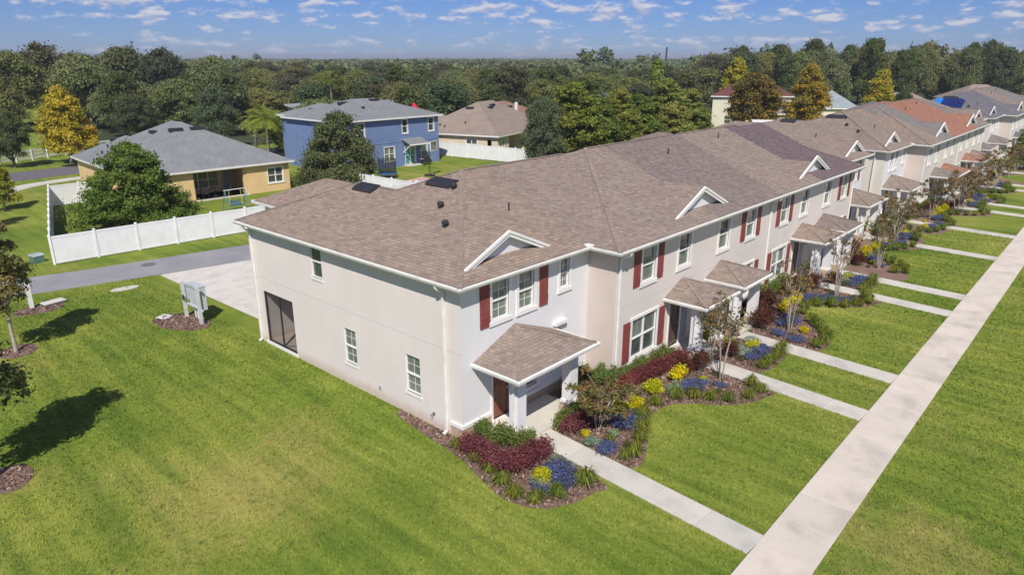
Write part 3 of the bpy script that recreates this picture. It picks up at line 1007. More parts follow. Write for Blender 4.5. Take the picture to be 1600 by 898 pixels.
        for sx_ in (L, Rr):
            a, b_ = Vector((sx_, yf, ze + .02)), Vector((cx, y0 - .1, pk + .02 - .1 * sf))
            n = int((b_ - a).length / .3)
            for i in range(n): c_.bar(a.lerp(b_, i / n) + Vector((0, 0, .012)), a.lerp(b_, (i + 1) / n), .15, .025)
        c_.build('ridge_cap', 'roof_cap', pr, kind='stuff')
        gt = MB(); sweep(gt, [(L, y0), (L, yf), (Rr, yf), (Rr, y0)], [(-.02, ze - .11), (.0, ze - .12), (.085, ze - .12), (.105, ze - .05), (.105, ze + .005), (.085, ze + .005), (.08, ze - .04), (.0, ze - .03), (.0, ze)])
        gt.build('gutter', 'gutter_white', pr)
        ce = MB(); ce.box(L + .02, Rr - .02, yf + .02, y0 - .003, ze - .15, ze - .1); ce.build('porch_ceiling', 'soffit', pr)
        bm_ = MB()
        ya, yb = yf + .36, yf + .74
        for k, x_ in enumerate(colx):
            cb = MB()
            cb.box(x_ - .2, x_ + .2, ya, yb, .5, ze - .42)
            cl_ = cb.build('column', st_u1, B)
            ft = MB(); ft.box(x_ - .235, x_ + .235, ya - .035, yb + .035, .46, .58); ft.build('column_base', 'trim_white', cl_)
            fp_ = MB(); fp_.box(x_ - .26, x_ + .26, ya - .06, yb + .06, -.1, .46); fp_.build('plinth', 'plinth_tan', cl_)
        # beam with arched ends over the columns
        bb = MB()
        a_, b2 = colx[0] + .2, colx[-1] - .2
        zt, zb = ze - .152, ze - .42
        bb.box(colx[0] - .22, colx[-1] + .22, ya - .02, yb + .02, zb + .12, zt)
        for sgn, x_ in ((1, colx[0] + .0), (-1, colx[-1] - .0)):
            pts = [(x_ - sgn * .22, zb), (x_ + sgn * .2, zb), (x_ + sgn * .24, zb + .06), (x_ + sgn * .34, zb + .12), (x_ - sgn * .22, zb + .12)]
            P0 = [(x2, ya - .02, z2) for x2, z2 in pts]; P1 = [(x2, yb + .02, z2) for x2, z2 in pts]
            bb.add(P0 + P1, [[0, 1, 2, 3, 4], [9, 8, 7, 6, 5]] + [[i, (i + 1) % 5, 5 + (i + 1) % 5, 5 + i] for i in range(5)])
        for x_ in colx:
            bb.box(x_ - .17, x_ + .17, yb + .02, y0 - .004, zb + .14, zt - .003)
        bb.build('porch_beam', st_u1, B)
        d = MB(); d.bar((L + .12, yf - .05, ze - .12), (L + .2, yf + .2, ze - .3), .07); d.bar((L + .2, yf + .2, ze - .3), (colx[0] - .245, ya + .15, ze - .45), .07); d.bar((colx[0] - .245, ya + .15, ze - .45), (colx[0] - .245, ya + .15, .6), .07)
        d.build('downspout', 'gutter_white', B)
    pcs_ = list(porch_cols)
    porch(X(2.56), 2.05, 0, -1.98, 2.62, .80, pcs_[0], f0, (1.1, 3.86), True)
    for i, c in enumerate(pc):
        porch(X(c), 1.42, -1.25, -3.14, 2.56, .58, pcs_[i + 1], fm, (X(c) - .98, X(c) + .98), True)
    porch(X(38.05), 2.0, 0, -1.98, 2.58, .78, pcs_[5], f0, (X(38.05) - 1.4, X(38.05) + 1.4), True)
    if near:
        tp_ = MB(end_tf); tp_.box(1.36, 1.44, .46, .54, 0, .05); tp_.tube([(1.40, .5, .05), (1.40, .5, .14), (1.40, .44, .16)], .018, 6); tp_.build('hose_tap', 'iron', B)
        MB(end_tf).box(4.3, 4.42, .42, .56, 0, .03).build('outlet_box', 'metal_grey', B)
        for (tf_, u) in ((f0, 2.55), (fm, pc[0] + .85), (fm, pc[1] + .85), (fm, pc[2] + .85), (fm, pc[3] + .85)):
            MB(tf_).box(u - .06, u + .06, 1.75, 2.0, 0, .12).build('porch_light', 'dark_frame', B)
    # small roofs' side bracket on the white front
    MB(f0).box(4.62, 5.3, 2.72, 2.86, 0.0, .18).build('ledge', 'trim_white', B)
    return B, plane_z

row1, pz1 = row_house(0, 0, 'long two-storey stucco townhouse row nearest the viewer with maroon shutters', [(6.3, TAN), (13.9, TAN2), (20.9, GREYP), (26.6, TAN2), (33.9, PURP), (99, TAN2)],
                [TAN2, TAN2, TAN2, TAN, GREYP, TAN2], ('stucco_grey', 'stucco_white', 'stucco_beige', 'stucco_pink'), near=True)
row2, pz2 = row_house(43.57, -.6, 'second townhouse row along the walk with an orange-red patch on its roof', [(8, TAN2), (11, TAN), (15.6, GREY), (27.5, ORANGE), (30.5, GREY), (99, TAN2)],
                [TAN2, GREY, ORANGE, ORANGE, TAN2, GREY], ('stucco_cream', 'stucco_white', 'stucco_beige', 'stucco_cream'), sx=.93, detail=False)
row3, pz3 = row_house(83.8, -1.1, 'farthest townhouse row by the right edge with slate-grey roof', [(13, SLATE), (21, TAN2), (99, GREY)],
                [GREY, SLATE, SLATE, GREY, GREY, GREY], ('stucco_cream', 'stucco_white', 'stucco_beige', 'stucco_cream'), detail=False)

# ------------------------------------------------------------------ ground, roads, pavements
def smooth_closed(pts, n=6):
    out = []
    P = [Vector((p[0], p[1])) for p in pts]
    for i in range(len(P)):
        a, b_, c, d = P[i - 1], P[i], P[(i + 1) % len(P)], P[(i + 2) % len(P)]
        if len(pts[i]) > 2:                  # a third value marks a sharp corner before a straight run
            out.append(tuple(b_)); continue
        for k in range(n):
            t_ = k / n
            out.append(tuple(0.5 * ((2 * b_) + (c - a) * t_ + (2 * a - 5 * b_ + 4 * c - d) * t_ ** 2 + (3 * b_ - a - 3 * c + d) * t_ ** 3)))
    return out
def sheet(name, pts, z, mat, skirt=0.05, kind='structure', parent=None):
    mb = MB()
    n = len(pts)
    mb.add([(x, y, z) for x, y in pts], [list(range(n))])
    mb.add([(x, y, z) for x, y in pts] + [(x, y, z - skirt) for x, y in pts], [[i, n + i, n + (i + 1) % n, (i + 1) % n] for i in range(n)])
    return mb.build(name, mat, parent, kind=kind)
MB().poly([(-300, -6000, 0), (6000, -6000, 0), (6000, 6000, 0), (-300, 6000, 0)]).build('lawn', 'lawn', kind='structure')
FH = Vector((math.cos(PSI), math.sin(PSI))); RT = Vector((math.sin(PSI), -math.cos(PSI)))
C2 = Vector((CAM.x, CAM.y))
def polar(D, lat):                             # D metres ahead of the viewpoint, lat = sideways slope
    return C2 + FH * D + RT * (D * lat)
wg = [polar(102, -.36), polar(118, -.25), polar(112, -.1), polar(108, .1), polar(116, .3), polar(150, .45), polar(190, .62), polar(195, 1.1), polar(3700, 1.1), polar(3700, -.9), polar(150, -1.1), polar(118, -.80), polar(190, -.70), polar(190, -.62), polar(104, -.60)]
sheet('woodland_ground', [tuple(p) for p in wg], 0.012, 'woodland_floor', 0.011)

alley_n = [(-46, 36.6), (-20, 31.0), (-4.9, 27.85), (0.8, 26.5), (6.4, 25.3), (12, 24.6), (20, 24.3), (110, 24.0)]
alley_f = [(110, 27.6), (20, 27.8), (12, 28.2), (7.9, 28.95), (3.8, 29.7), (-1.2, 30.6), (-4.0, 31.3), (-20, 34.7), (-46, 40.2)]
alley = sheet('alley', alley_n + alley_f, 0.025, 'asphalt')
sheet('driveway', [(1.0, 26.3), (1.2, 15.2), (1.35, 13.2), (40, 13.2), (40, 24.22), (20, 24.25), (12, 24.55), (6.4, 25.24)], 0.034, 'drive_concrete')
man = MB(); man.disc((1.4, 29.0, .02), .42, .014, 20); 
man.build('manhole_cover', 'iron', label='round iron manhole cover in the grey alley beside the white fence', cat='manhole cover')
st = [(-60, 67.3), (4.3, 70.4), (10, 71.2), (35, 69.4), (120, 66.0), (120, 72.5), (36, 75.8), (12, 78.0), (6, 77.2), (-60, 74)]
sheet('street', st, 0.02, 'street_asphalt')
sheet('path', smooth_closed([(-3, 48), (0.3, 57.5), (3.4, 64.1), (8.7, 66.9), (20, 67.6), (20, 69.2), (9.6, 68.9), (3.2, 66.7), (1.4, 62.0), (-1.0, 57.8), (-4.4, 48.5)], 3), 0.022, 'walk_concrete')

# front pavement: slab by slab
sw = MB(); sw.poly([(-16, -10.84, .012), (140, -10.84, .012), (140, -9.38, .012), (-16, -9.38, .012)])
sidewalk = sw.build('sidewalk', 'joint_concrete', kind='structure')
L_ = 1.505
slab_me = None
def slab_mesh(name, lx, ly, h, mat):
    e = 0.012
    mb = MB()
    x, y = lx / 2, ly / 2
    lo = [(-x, -y, 0), (x, -y, 0), (x, y, 0), (-x, y, 0)]
    md = [(px2, py2, h - e) for px2, py2, _ in lo]
    up = [(px2 * (1 - e / x), py2 * (1 - e / y), h) for px2, py2, _ in lo]
    f = [[8, 9, 10, 11]] + [[i, (i + 1) % 4, 4 + (i + 1) % 4, 4 + i] for i in range(4)] + [[4 + i, 4 + (i + 1) % 4, 8 + (i + 1) % 4, 8 + i] for i in range(4)]
    mb.add(lo + md + up, f)
    return mb.mesh(name, mat)
me_slab = slab_mesh('slab', L_ - .020, 1.47, .065, 'sidewalk_concrete')
rs = random.Random(3)
for k in range(86):
    o = link(bpy.data.objects.new('slab', me_slab), sidewalk)
    o.location = (-11.3 + L_ * k, -10.11 + rs.uniform(-.004, .004), .0 + rs.uniform(-.003, .003))
    o.rotation_euler = (rs.uniform(-.002, .002), rs.uniform(-.002, .002), 0)
# path from each porch to the pavement
WALKS = [(2.0, 1.45, -1.65), (11.1, 10.6, -2.86), (14.92, 14.5, -2.86), (24.9, 24.35, -2.86), (28.1, 27.65, -2.86), (38.15, 37.6, -1.7)]
def front_walk(xt, xb, yt):
    a, b_ = Vector((xt, yt)), Vector((xb, -9.37))
    d = b_ - a
    ang = math.atan2(d.x, -d.y)
    n = 5
    ln = d.length / n
    base = MB()
    nx = Vector((math.cos(ang), math.sin(ang))) * .46
    base.poly([(*(a - nx), .010), (*(b_ - nx), .010), (*(b_ + nx), .010), (*(a + nx), .010)])
    wk = base.build('front_walk', 'joint_concrete', kind='structure')
    me_ = slab_mesh('slab', .95, ln - .012, .05, 'walk_concrete')
    for k in range(n):
        o = link(bpy.data.objects.new('slab', me_), wk)
        c = a + d * ((k + .5) / n)
        o.location = (c.x, c.y, rs.uniform(-.003, .002)); o.rotation_euler = (0, 0, ang)
for xt, xb, yt in WALKS: front_walk(xt, xb, yt)
for xt, xb, yt in WALKS: front_walk(xt * .955 + 43.3 + .5, xb * .955 + 43.3 + .3, yt - .6)
for xt, xb, yt in WALKS[:4]: front_walk(xt + 84, xb + 83.7, yt - 1.1)

# planting beds (outlines in plan), mulch raised a few centimetres
BEDS = {}
def bed(name, pts, dx=0.0, dy=0.0, z=.035, n=5):
    out = smooth_closed([(p[0] + dx, p[1] + dy, *p[2:]) for p in pts], n)
    BEDS[name + '%g' % dx] = out
    return sheet(name, out, z, 'mulch', .05)
bA = [(-.06, 3.2, 1), (-.35, 3.0), (-.52, 2.0), (-.68, .6), (-.85, -.8), (-1.25, -2.2), (-1.45, -3.2), (-1.15, -4.15), (-.35, -4.72), (.55, -4.9), (1.08, -4.85, 1), (1.5, -2.0, 1), (1.5, -1.3, 1), (.6, -.9, 1), (.6, -.04, 1), (-.06, -.04, 1)]
bB = [(2.45, -1.8, 1), (2.3, -5.0, 1), (2.6, -5.15), (3.3, -4.95), (4.1, -4.5), (4.9, -3.95), (5.9, -3.7), (6.8, -3.85), (7.5, -4.5), (8.0, -5.25), (8.8, -5.9), (9.7, -6.2), (10.3, -6.05, 1), (10.55, -3.0, 1), (10.6, -1.28, 1), (6.7, -1.28, 1), (6.7, -.03, 1), (4.4, -.03, 1), (4.4, -1.75, 1)]
bC = [(11.6, -2.95, 1), (11.4, -5.1, 1), (12.0, -5.3), (13.2, -5.35), (14.0, -5.25, 1), (14.35, -5.1, 1), (14.4, -2.95, 1)]
bD = [(15.45, -2.95, 1), (15.2, -6.05, 1), (15.7, -6.25), (16.6, -6.2), (17.5, -5.85), (18.3, -5.05), (19.2, -4.1), (20.2, -3.72), (21.0, -3.9), (21.7, -4.8), (22.5, -5.75), (23.3, -6.15), (24.0, -6.1, 1), (24.3, -2.95, 1), (24.3, -1.28, 1), (16.9, -1.28, 1), (16.9, -2.9, 1)]
bE = [(25.35, -2.95, 1), (25.1, -5.1, 1), (25.6, -5.3), (26.6, -5.35), (27.2, -5.25, 1), (27.5, -5.1, 1), (27.55, -2.95, 1)]
bF = [(28.6, -2.95, 1), (28.35, -6.0, 1), (29.2, -6.3), (30.1, -6.1), (30.9, -5.5), (31.7, -4.6), (32.9, -3.95), (34.4, -3.7), (35.6, -4.0), (36.5, -4.7), (37.3, -5.0, 1), (37.55, -1.8, 1), (36.5, -1.8, 1), (36.5, -.03, 1), (34.1, -.03, 1), (34.1, -1.28, 1), (30.6, -1.28, 1), (30.6, -2.9, 1)]
bG = [(38.65, -1.8, 1), (38.4, -4.9, 1), (39.2, -5.0), (40.3, -4.6), (41.2, -3.4), (41.4, -1.6), (41.1, -.2), (40.7, .9, 1), (40.62, -.04, 1), (40.1, -.04, 1), (40.1, -1.4, 1)]
for dx, dy in ((0, 0), (43.3, -.6)):
    for nm, pts in (('mulch_bed', bA), ('mulch_bed', bB), ('mulch_bed', bC), ('mulch_bed', bD), ('mulch_bed', bE), ('mulch_bed', bF), ('mulch_bed', bG)):
        out = smooth_closed([((p[0] if dx == 0 else p[0] * .955) + dx, p[1] + dy, *p[2:]) for p in pts], 5)
        BEDS[len(BEDS)] = out
        sheet(nm, out, .035, 'mulch', .05)
RINGS = []
def mulch_ring(x, y, r, sx=1.0, rot=0.0):
    rr = random.Random(int(x * 13 + y * 7))
    pts = []
    for k in range(22):
        a = 2 * math.pi * k / 22
        q = r * rr.uniform(.92, 1.06)
        u, v = q * math.cos(a) * sx, q * math.sin(a)
        pts.append((x + u * math.cos(rot) - v * math.sin(rot), y + u * math.sin(rot) + v * math.cos(rot)))
    RINGS.append(pts)
    sheet('mulch_ring', pts, .03, 'mulch', .04)
mulch_ring(-7.75, 19.55, .75); mulch_ring(-10.85, 8.6, .85); mulch_ring(-1.45, 17.75, .95, 1.75, R(105)); mulch_ring(-5.5, 24.9, .75, 1.5)

# ------------------------------------------------------------------ white vinyl fences
def vinyl_fence(label, pts, step=2.42, h=1.78, group=None, name='vinyl_fence'):
    F = thing(name, label, 'fence', (pts[0][0], pts[0][1], 0), group=group)
    o = Vector(pts[0])
    pm = {}
    for i in range(len(pts) - 1):
        a, b_ = Vector(pts[i]) - o, Vector(pts[i + 1]) - o
        d = b_ - a
        n = max(1, round(d.length / step)); u = d.normalized()
        ang = math.atan2(u.y, u.x)
        key = round(d.length / n, 3)
        if key not in pm:
            w = key - .13
            mb = MB()
            mb.box(-w / 2, w / 2, -.022, .022, .07, h - .09)
            nb = 10
            for k in range(nb): mb.box(-w / 2 + w * k / nb + .005, -w / 2 + w * (k + 1) / nb - .005, -.027, .027, .16, h - .16)
            pmesh = mb.mesh('fence_panel', 'vinyl_white')
            r_ = MB(); r_.box(-w / 2, w / 2, -.04, .04, h - .15, h - .03)
            r2 = MB(); r2.box(-w / 2, w / 2, -.04, .04, .05, .17)
            pm[key] = (pmesh, r_.mesh('rail', 'vinyl_white'), r2.mesh('rail', 'vinyl_white'))
        if 'post' not in pm:
            mb = MB(); mb.box(-.065, .065, -.065, .065, -.05, h + .02)
            c_ = MB(); c_.add([(-.08, -.08, h + .02), (.08, -.08, h + .02), (.08, .08, h + .02), (-.08, .08, h + .02), (-.08, -.08, h + .05), (.08, -.08, h + .05), (.08, .08, h + .05), (-.08, .08, h + .05), (0, 0, h + .11)],
                              [[0, 1, 5, 4], [1, 2, 6, 5], [2, 3, 7, 6], [3, 0, 4, 7], [4, 5, 8], [5, 6, 8], [6, 7, 8], [7, 4, 8], [3, 2, 1, 0]])
            pm['post'] = (mb.mesh('post', 'vinyl_white'), c_.mesh('post_cap', 'vinyl_white'))
        for k in range(n):
            c = a + d * ((k + .5) / n)
            P = link(bpy.data.objects.new('fence_panel', pm[key][0]), F)
            P.location = (c.x, c.y, 0); P.rotation_euler = (0, 0, ang)
            for j in (1, 2):
                link(bpy.data.objects.new('rail', pm[key][j]), P)
        for k in range(n + (1 if i == len(pts) - 2 else 0)):
            c = a + d * (k / n)
            P = link(bpy.data.objects.new('post', pm['post'][0]), F)
            P.location = (c.x, c.y, 0); P.rotation_euler = (0, 0, ang)
            link(bpy.data.objects.new('post_cap', pm['post'][1]), P)
    return F
vinyl_fence('white vinyl privacy fence running along the alley round the tan house yard', [(25.2, 31.75), (9.7, 32.45), (-2.4, 33.35), (3.1, 53.3), (7.7, 53.4)])
vinyl_fence('white vinyl fence behind the nearest row closing the blue house yard', [(25.35, 31.75), (36, 31.4), (48.6, 31.1)])
vinyl_fence('long white vinyl fence between the blue house lawn and the brown-roofed house', [(48.6, 31.4), (48.75, 41.1), (47.3, 53.5)])
vinyl_fence('short white fence section between the tan house and the tree by the blue house', [(25.0, 32.2), (24.4, 47.5)])

# three-rail paddock fence on the far left
PF = thing('rail_fence', 'white three-rail paddock fence beside the street at far left', 'fence', (0, 0, 0))
pts = [(-6, 82.2), (6.7, 85.3), (12.4, 88.0), (24, 93)]
for i in range(len(pts) - 1):
    a, b_ = Vector(pts[i]), Vector(pts[i + 1])
    n = max(1, round((b_ - a).length / 2.4))
    for k in range(n):
        p, q = a.lerp(b_, k / n), a.lerp(b_, (k + 1) / n)
        MB().box(p.x - .07, p.x + .07, p.y - .07, p.y + .07, -.05, 1.35).build('post', 'vinyl_white', PF)
        for z_ in (.35, .75, 1.15):
            MB().bar((p.x, p.y, z_), (q.x, q.y, z_), .06, .20).build('rail', 'vinyl_white', PF)

# ------------------------------------------------------------------ detached houses
def house(name, label, loc, rz, blocks, eave, pitch, wallmat, roofm, over=.4, fronts=(), gable=None, trim='trim_white'):
    Hh = thing(name, label, 'house', loc, rz)
    for bl in blocks:
        x0, x1, y0, y1 = bl[0] + over, bl[1] - over, bl[2] + over, bl[3] - over
        z0 = -.1
        zt = (bl[4] if len(bl) > 4 else eave) - .02
        sides = [('f', frame_tf((x0, y0, 0), (1, 0, 0), (0, -1, 0)), x1 - x0), ('l', frame_tf((x0, y0, 0), (0, 1, 0), (-1, 0, 0)), y1 - y0),
                 ('r', frame_tf((x1, y0, 0), (0, 1, 0), (1, 0, 0)), y1 - y0), ('b', frame_tf((x0, y1, 0), (1, 0, 0), (0, 1, 0)), x1 - x0)]
        for sd_, tf, wd in sides:
            hs = [w for w in fronts if w[0] == sd_ and bl is blocks[0]]
            wall(Hh, tf, 0, wd, z0, zt, [w[1:5] + ((w[6],) if len(w) > 6 and w[6] else ()) for w in hs], wallmat, .08)
            for w in hs:
                if w[5] > 0: window(Hh, tf, *w[1:5], w[5], .07, False, w[7] if len(w) > 7 else 'pane_dark', w[7] if len(w) > 7 else None, fw=.06)
    r_ = MB()
    for poly, (a, b_, c), side in hip_pieces(blocks, pitch, eave):
        r_.poly([(x, y, a * x + b_ * y + c) for x, y in poly])
    rf = r_.build('roof', roofm, Hh)
    f_ = MB()
    for i, bl in enumerate(blocks):
        z = bl[4] if len(bl) > 4 else eave
        e = .002 * i
        sweep(f_, [(bl[0], bl[2]), (bl[0], bl[3]), (bl[1], bl[3]), (bl[1], bl[2]), (bl[0], bl[2])][::-1], [(-over - .02, z - .10 + e), (.0, z - .10 + e), (.0, z - .17 - e), (.03 + e, z - .17 - e), (.04 + e, z + .01)])
    f_.build('fascia', trim, Hh)
    def zr(x, y):
        return max(min(eave + pitch * min(x - b2[0], b2[1] - x), eave + pitch * min(y - b2[2], b2[3] - y)) for b2 in blocks if b2[0] < x < b2[1] and b2[2] < y < b2[3])
    return Hh, zr
def hvent(Hh, zr, x, y, dirx, pitch, L=1.1, w=.45):
    z_ = zr(x, y)
    mb = MB()
    if dirx: mb.box(x - L / 2, x + L / 2, y - w / 2, y + w / 2, z_ - .1, z_ + .2)
    else: mb.box(x - w / 2, x + w / 2, y - L / 2, y + L / 2, z_ - .1, z_ + .2)
    mb.build('roof_vent', 'black_plastic', Hh)

TH, zr = house('bungalow', 'tan single-storey house with grey hip roof behind the white fence', (7.3, 46.2, 0), R(-3.2),
           [(0, 14.4, 0, 17.0), (0.05, 8.3, 7.0, 18.4)], 2.75, .49, 'stucco_house_tan', 'roof_slate',
           fronts=[('f', 4.6, 9.35, .1, 2.45, 0, 3.0), ('f', 11.45, 12.95, .8, 2.2, 2, 0, 'pane_dark')])
hvent(TH, zr, 5.2, 9.4, False, .5); hvent(TH, zr, 6.1, 6.0, True, .5, 1.2); hvent(TH, zr, 8.0, 6.0, True, .5, 1.2); hvent(TH, zr, 3.2, 15.0, False, .5, .5, .5)
for x_, y_ in ((1.3, 12.2), (1.6, 9.9), (2.5, 11.0), (2.2, 13.4)):
    z_ = zr(x_, y_); MB().tube([(x_, y_, z_ - .1), (x_, y_, z_ + .3)], .08, 7).build('vent_pipe', 'dark_frame', TH)
lt = frame_tf((.4, .4, 0), (1, 0, 0), (0, -1, 0))
tf3 = lambda a, b_, c: lt(a, b_, c - 2.86)
window(TH, tf3, 5.1, 7.9, .55, 2.15, 3, .06, False, 'pane_dark')
MB(tf3).box(8.35, 9.2, .12, 2.2, -.13, -.05).build('door', 'panel_grey', TH)
lc = MB(lt); lc.box(9.1, 9.33, .1, 2.45, -.3, -.05); lc.build('column', 'stucco_house_tan', TH)
lf = MB(lt); lf.box(4.5, 9.4, -.05, .1, -2.9, .35); lf.build('porch_floor', 'walk_concrete', TH)
# patio furniture under the porch
def rot_loc(loc, rz, x, y):
    return (loc[0] + x * math.cos(rz) - y * math.sin(rz), loc[1] + x * math.sin(rz) + y * math.cos(rz))
def patio_chair(x, y, rz, label, col='dark_frame'):
    c = thing('patio_chair', label, 'chair', (x, y, .1), rz, 'patio chairs under the tan porch')
    MB().box(-.26, .26, -.26, .26, .38, .43).build('seat', col, c)
    MB().box(-.26, .26, .22, .27, .43, .95).build('backrest', col, c)
    for a in (-1, 1):
        for b_ in (-1, 1): MB().box(a * .24 - .02, a * .24 + .02, b_ * .23 - .02, b_ * .23 + .02, 0, .38).build('leg', col, c)
    return c
p0 = rot_loc((7.3, 46.2), R(-3.2), 6.0, 1.0); p1 = rot_loc((7.3, 46.2), R(-3.2), 8.1, 1.0); p2 = rot_loc((7.3, 46.2), R(-3.2), 7.05, 1.1)
patio_chair(*p0, R(90), 'dark patio chair left of the round table under the tan porch')
patio_chair(*p1, R(-90), 'dark patio chair right of the round table under the tan porch')
pt = thing('patio_table', 'small round dark patio table between two chairs under the tan porch', 'table', (*p2, .1))
MB().disc((0, 0, .68), .5, .04, 18).build('tabletop', 'dark_frame', pt); MB().tube([(0, 0, 0), (0, 0, .68)], .05).build('leg', 'dark_frame', pt); MB().disc((0, 0, 0), .28, .03, 14).build('foot', 'dark_frame', pt)

BH, zr = house('two_storey_house', 'blue two-storey house with grey hip roof and small white windows', (29.3, 48.8, 0), 0.0,
           [(0, 14.9, 0, 11.4), (1.5, 9.0, 6.0, 15.0)], 5.6, .335, 'stucco_house_blue', 'roof_slate',
           fronts=[('f', 5.75, 7.2, .75, 2.35, 2, 0, 'pane_blind'), ('f', 8.8, 10.3, .1, 2.2, 2, 0, 'pane_teal'), ('f', 11.25, 12.2, .75, 2.35, 1, 0, 'pane_blind'),
                   ('f', 8.5, 9.3, 3.75, 5.3, 1, 0, 'pane_dark'), ('f', 12.5, 13.35, 3.75, 5.3, 1, 0, 'pane_dark'), ('f', 2.2, 3.2, 3.75, 5.2, 1, 0, 'pane_dark'), ('f', 1.5, 2.9, .8, 2.3, 2, 0, 'pane_dark'), ('l', 3.0, 3.9, 3.75, 5.2, 1, 0, 'pane_dark')])
fb = frame_tf((.4, .4, 0), (1, 0, 0), (0, -1, 0))
MB(fb).box(0, 14.1, 2.78, 2.86, .0, .03).build('band', 'stucco_house_blue', BH)
aw = MB(fb)
aw.add([(8.3, 3.15, 0), (11.2, 3.15, 0), (11.2, 2.62, 1.5), (8.3, 2.62, 1.5), (8.3, 3.05, 0), (11.2, 3.05, 0), (11.2, 2.52, 1.5), (8.3, 2.52, 1.5)], [[0, 1, 2, 3], [7, 6, 5, 4], [0, 3, 7, 4], [1, 5, 6, 2], [3, 2, 6, 7]])
a_ = aw.build('porch_roof', 'roof_slate', BH)
MB(fb).box(8.26, 11.24, 2.45, 2.60, 1.5, 1.54).build('fascia', 'trim_white', a_)
for u in (8.5, 11.0):
    MB(fb).bar((u, 1.55, 0.02), (u, 2.5, 1.35), .09).build('brace', 'trim_white', BH)
MB(fb).box(8.4, 10.7, -.05, .1, .0, 1.0).build('step', 'walk_concrete', BH)
hvent(BH, zr, 8.6, 5.0, True, .33, 1.3); hvent(BH, zr, 4.4, 5.2, True, .33, 1.3); hvent(BH, zr, 5.5, 3.0, True, .33, .3, .3); hvent(BH, zr, 3.2, 9.5, False, .33, 1.3)
BR, zr = house('bungalow', 'cream single-storey house with brown hip roof beyond the long white fence', (50.2, 45.1, 0), R(16),
           [(0, 17.5, 0, 13.3), (3.0, 10.0, 9.0, 18.0)], 2.75, .55, 'stucco_house_cream', 'roof_brown',
           fronts=[('l', .9, 1.5, .9, 2.2, 0, 0), ('f', 3.2, 8.0, .1, 2.45, 0, 2.6), ('f', 1.4, 1.9, .2, 2.2, 1, 0), ('l', 3.0, 4.6, 1.0, 2.1, 2, 0)], trim='trim_white')
tfb = frame_tf((.4, .4, 0), (1, 0, 0), (0, -1, 0))
window(BR, lambda a, b_, c: tfb(a, b_, c - 2.44), 4.6, 6.0, .5, 2.2, 2, .08, False, 'pane_dark')
hvent(BR, zr, 5.2, 7.0, False, .5); hvent(BR, zr, 7.6, 5.2, True, .5); hvent(BR, zr, 8.9, 5.6, True, .5)
for x_, y_ in ((1.5, 9.5), (2.1, 6.0), (1.2, 8.6)):
    z_ = zr(x_, y_); MB().tube([(x_, y_, z_ - .1), (x_, y_, z_ + .28)], .09, 7).build('vent_pipe', 'dark_frame', BR)
RB, zr = house('bungalow', 'house with red-brown hip roof half hidden behind the brown-roofed house', (66.0, 57.5, 0), R(16), [(0, 16, 0, 12)], 2.75, .42, 'stucco_house_cream', 'roof_redbrown', fronts=[('f', 2, 3.5, .8, 2.1, 2, 0), ('l', 3, 4.5, .8, 2.1, 2, 0)])
hvent(RB, zr, 8, 4.0, True, .4)
MB().box(6.3, 6.7, 1.9, 2.3, 3.0, 5.3).build('chimney', 'white_paint', RB)
CR, zr = house('two_storey_house', 'pale two-storey house with maroon hip roof beside the orange-brown tree', (104.9, 44.4, 0), R(-67.5), [(0, 11, 0, 10), (7, 14, 3, 9)], 5.6, .58, 'stucco_house_pale', 'roof_maroon',
           fronts=[('f', 3.0, 4.4, 3.6, 5.1, 1, 0), ('f', 4.8, 6.0, 3.6, 5.1, 1, 0), ('f', 2.2, 3.4, .8, 2.2, 1, 0)])
YH, zr = house('bungalow', 'yellow single-storey house half hidden by the orange tree', (103.0, 37.5, 0), R(-58), [(0, 12, 0, 9)], 3.0, .5, 'stucco_house_yellow', 'roof_brown', fronts=[('f', 2, 3.2, .9, 2.2, 1, 0), ('f', 6, 7.2, .9, 2.2, 1, 0)])
GB, zr = house('bungalow', 'house with pale blue-grey hip roof right of the orange tree', (118.5, 30.5, 0), R(-50), [(0, 8, 0, 8)], 3.4, .75, 'stucco_house_pale', 'roof_bluegrey', fronts=[('f', 2, 3.2, .9, 2.2, 1, 0)])
TR, zr = house('bungalow', 'house with tan hip roof beyond the second townhouse row', (134, 24, 0), R(-50), [(0, 12, 0, 9)], 3.2, .55, 'stucco_house_cream', 'roof_brown', fronts=[('f', 2, 3.4, .9, 2.2, 1, 0)])
FR, zr = house('bungalow', 'house with brown hip roof and white gable edge at the far right edge', (156, 15, 0), R(-50), [(0, 13, 0, 10)], 4.0, .55, 'stucco_house_cream', 'roof_brown', fronts=[('f', 2, 3.4, .9, 2.2, 1, 0)])
gm = MB(); gm.bar((3.0, -.3, 4.0), (6.2, -.3, 6.2), .12, .4); gm.bar((6.2, -.3, 6.2), (9.4, -.3, 4.0), .12, .4); gm.build('gable_trim', 'trim_white', FR)
gw = MB(); gw.poly([(3.4, -.1, 3.9), (9.0, -.1, 3.9), (6.2, -.1, 5.9)]); gw.build('gable', 'stucco_house_pale', FR)
DG, zr = house('bungalow', 'house with dark grey roof nearly hidden among the middle trees', (91, 66, 0), R(-35), [(0, 13, 0, 11), (4, 9, -3, 4)], 3.2, .62, 'white_paint', 'roof_dark', fronts=[('f', 2, 3.4, .9, 2.2, 1, 0)])
WH, zr = house('two_storey_house', 'white two-storey house far off among the middle trees', (134, 80, 0), R(-45), [(0, 10, 0, 9)], 6.2, .4, 'white_paint', 'roof_bluegrey', fronts=[('f', 2, 3.4, 3.9, 5.2, 1, 0), ('f', 6, 7.4, 3.9, 5.2, 1, 0), ('l', 2, 3.4, 3.9, 5.2, 1, 0)])
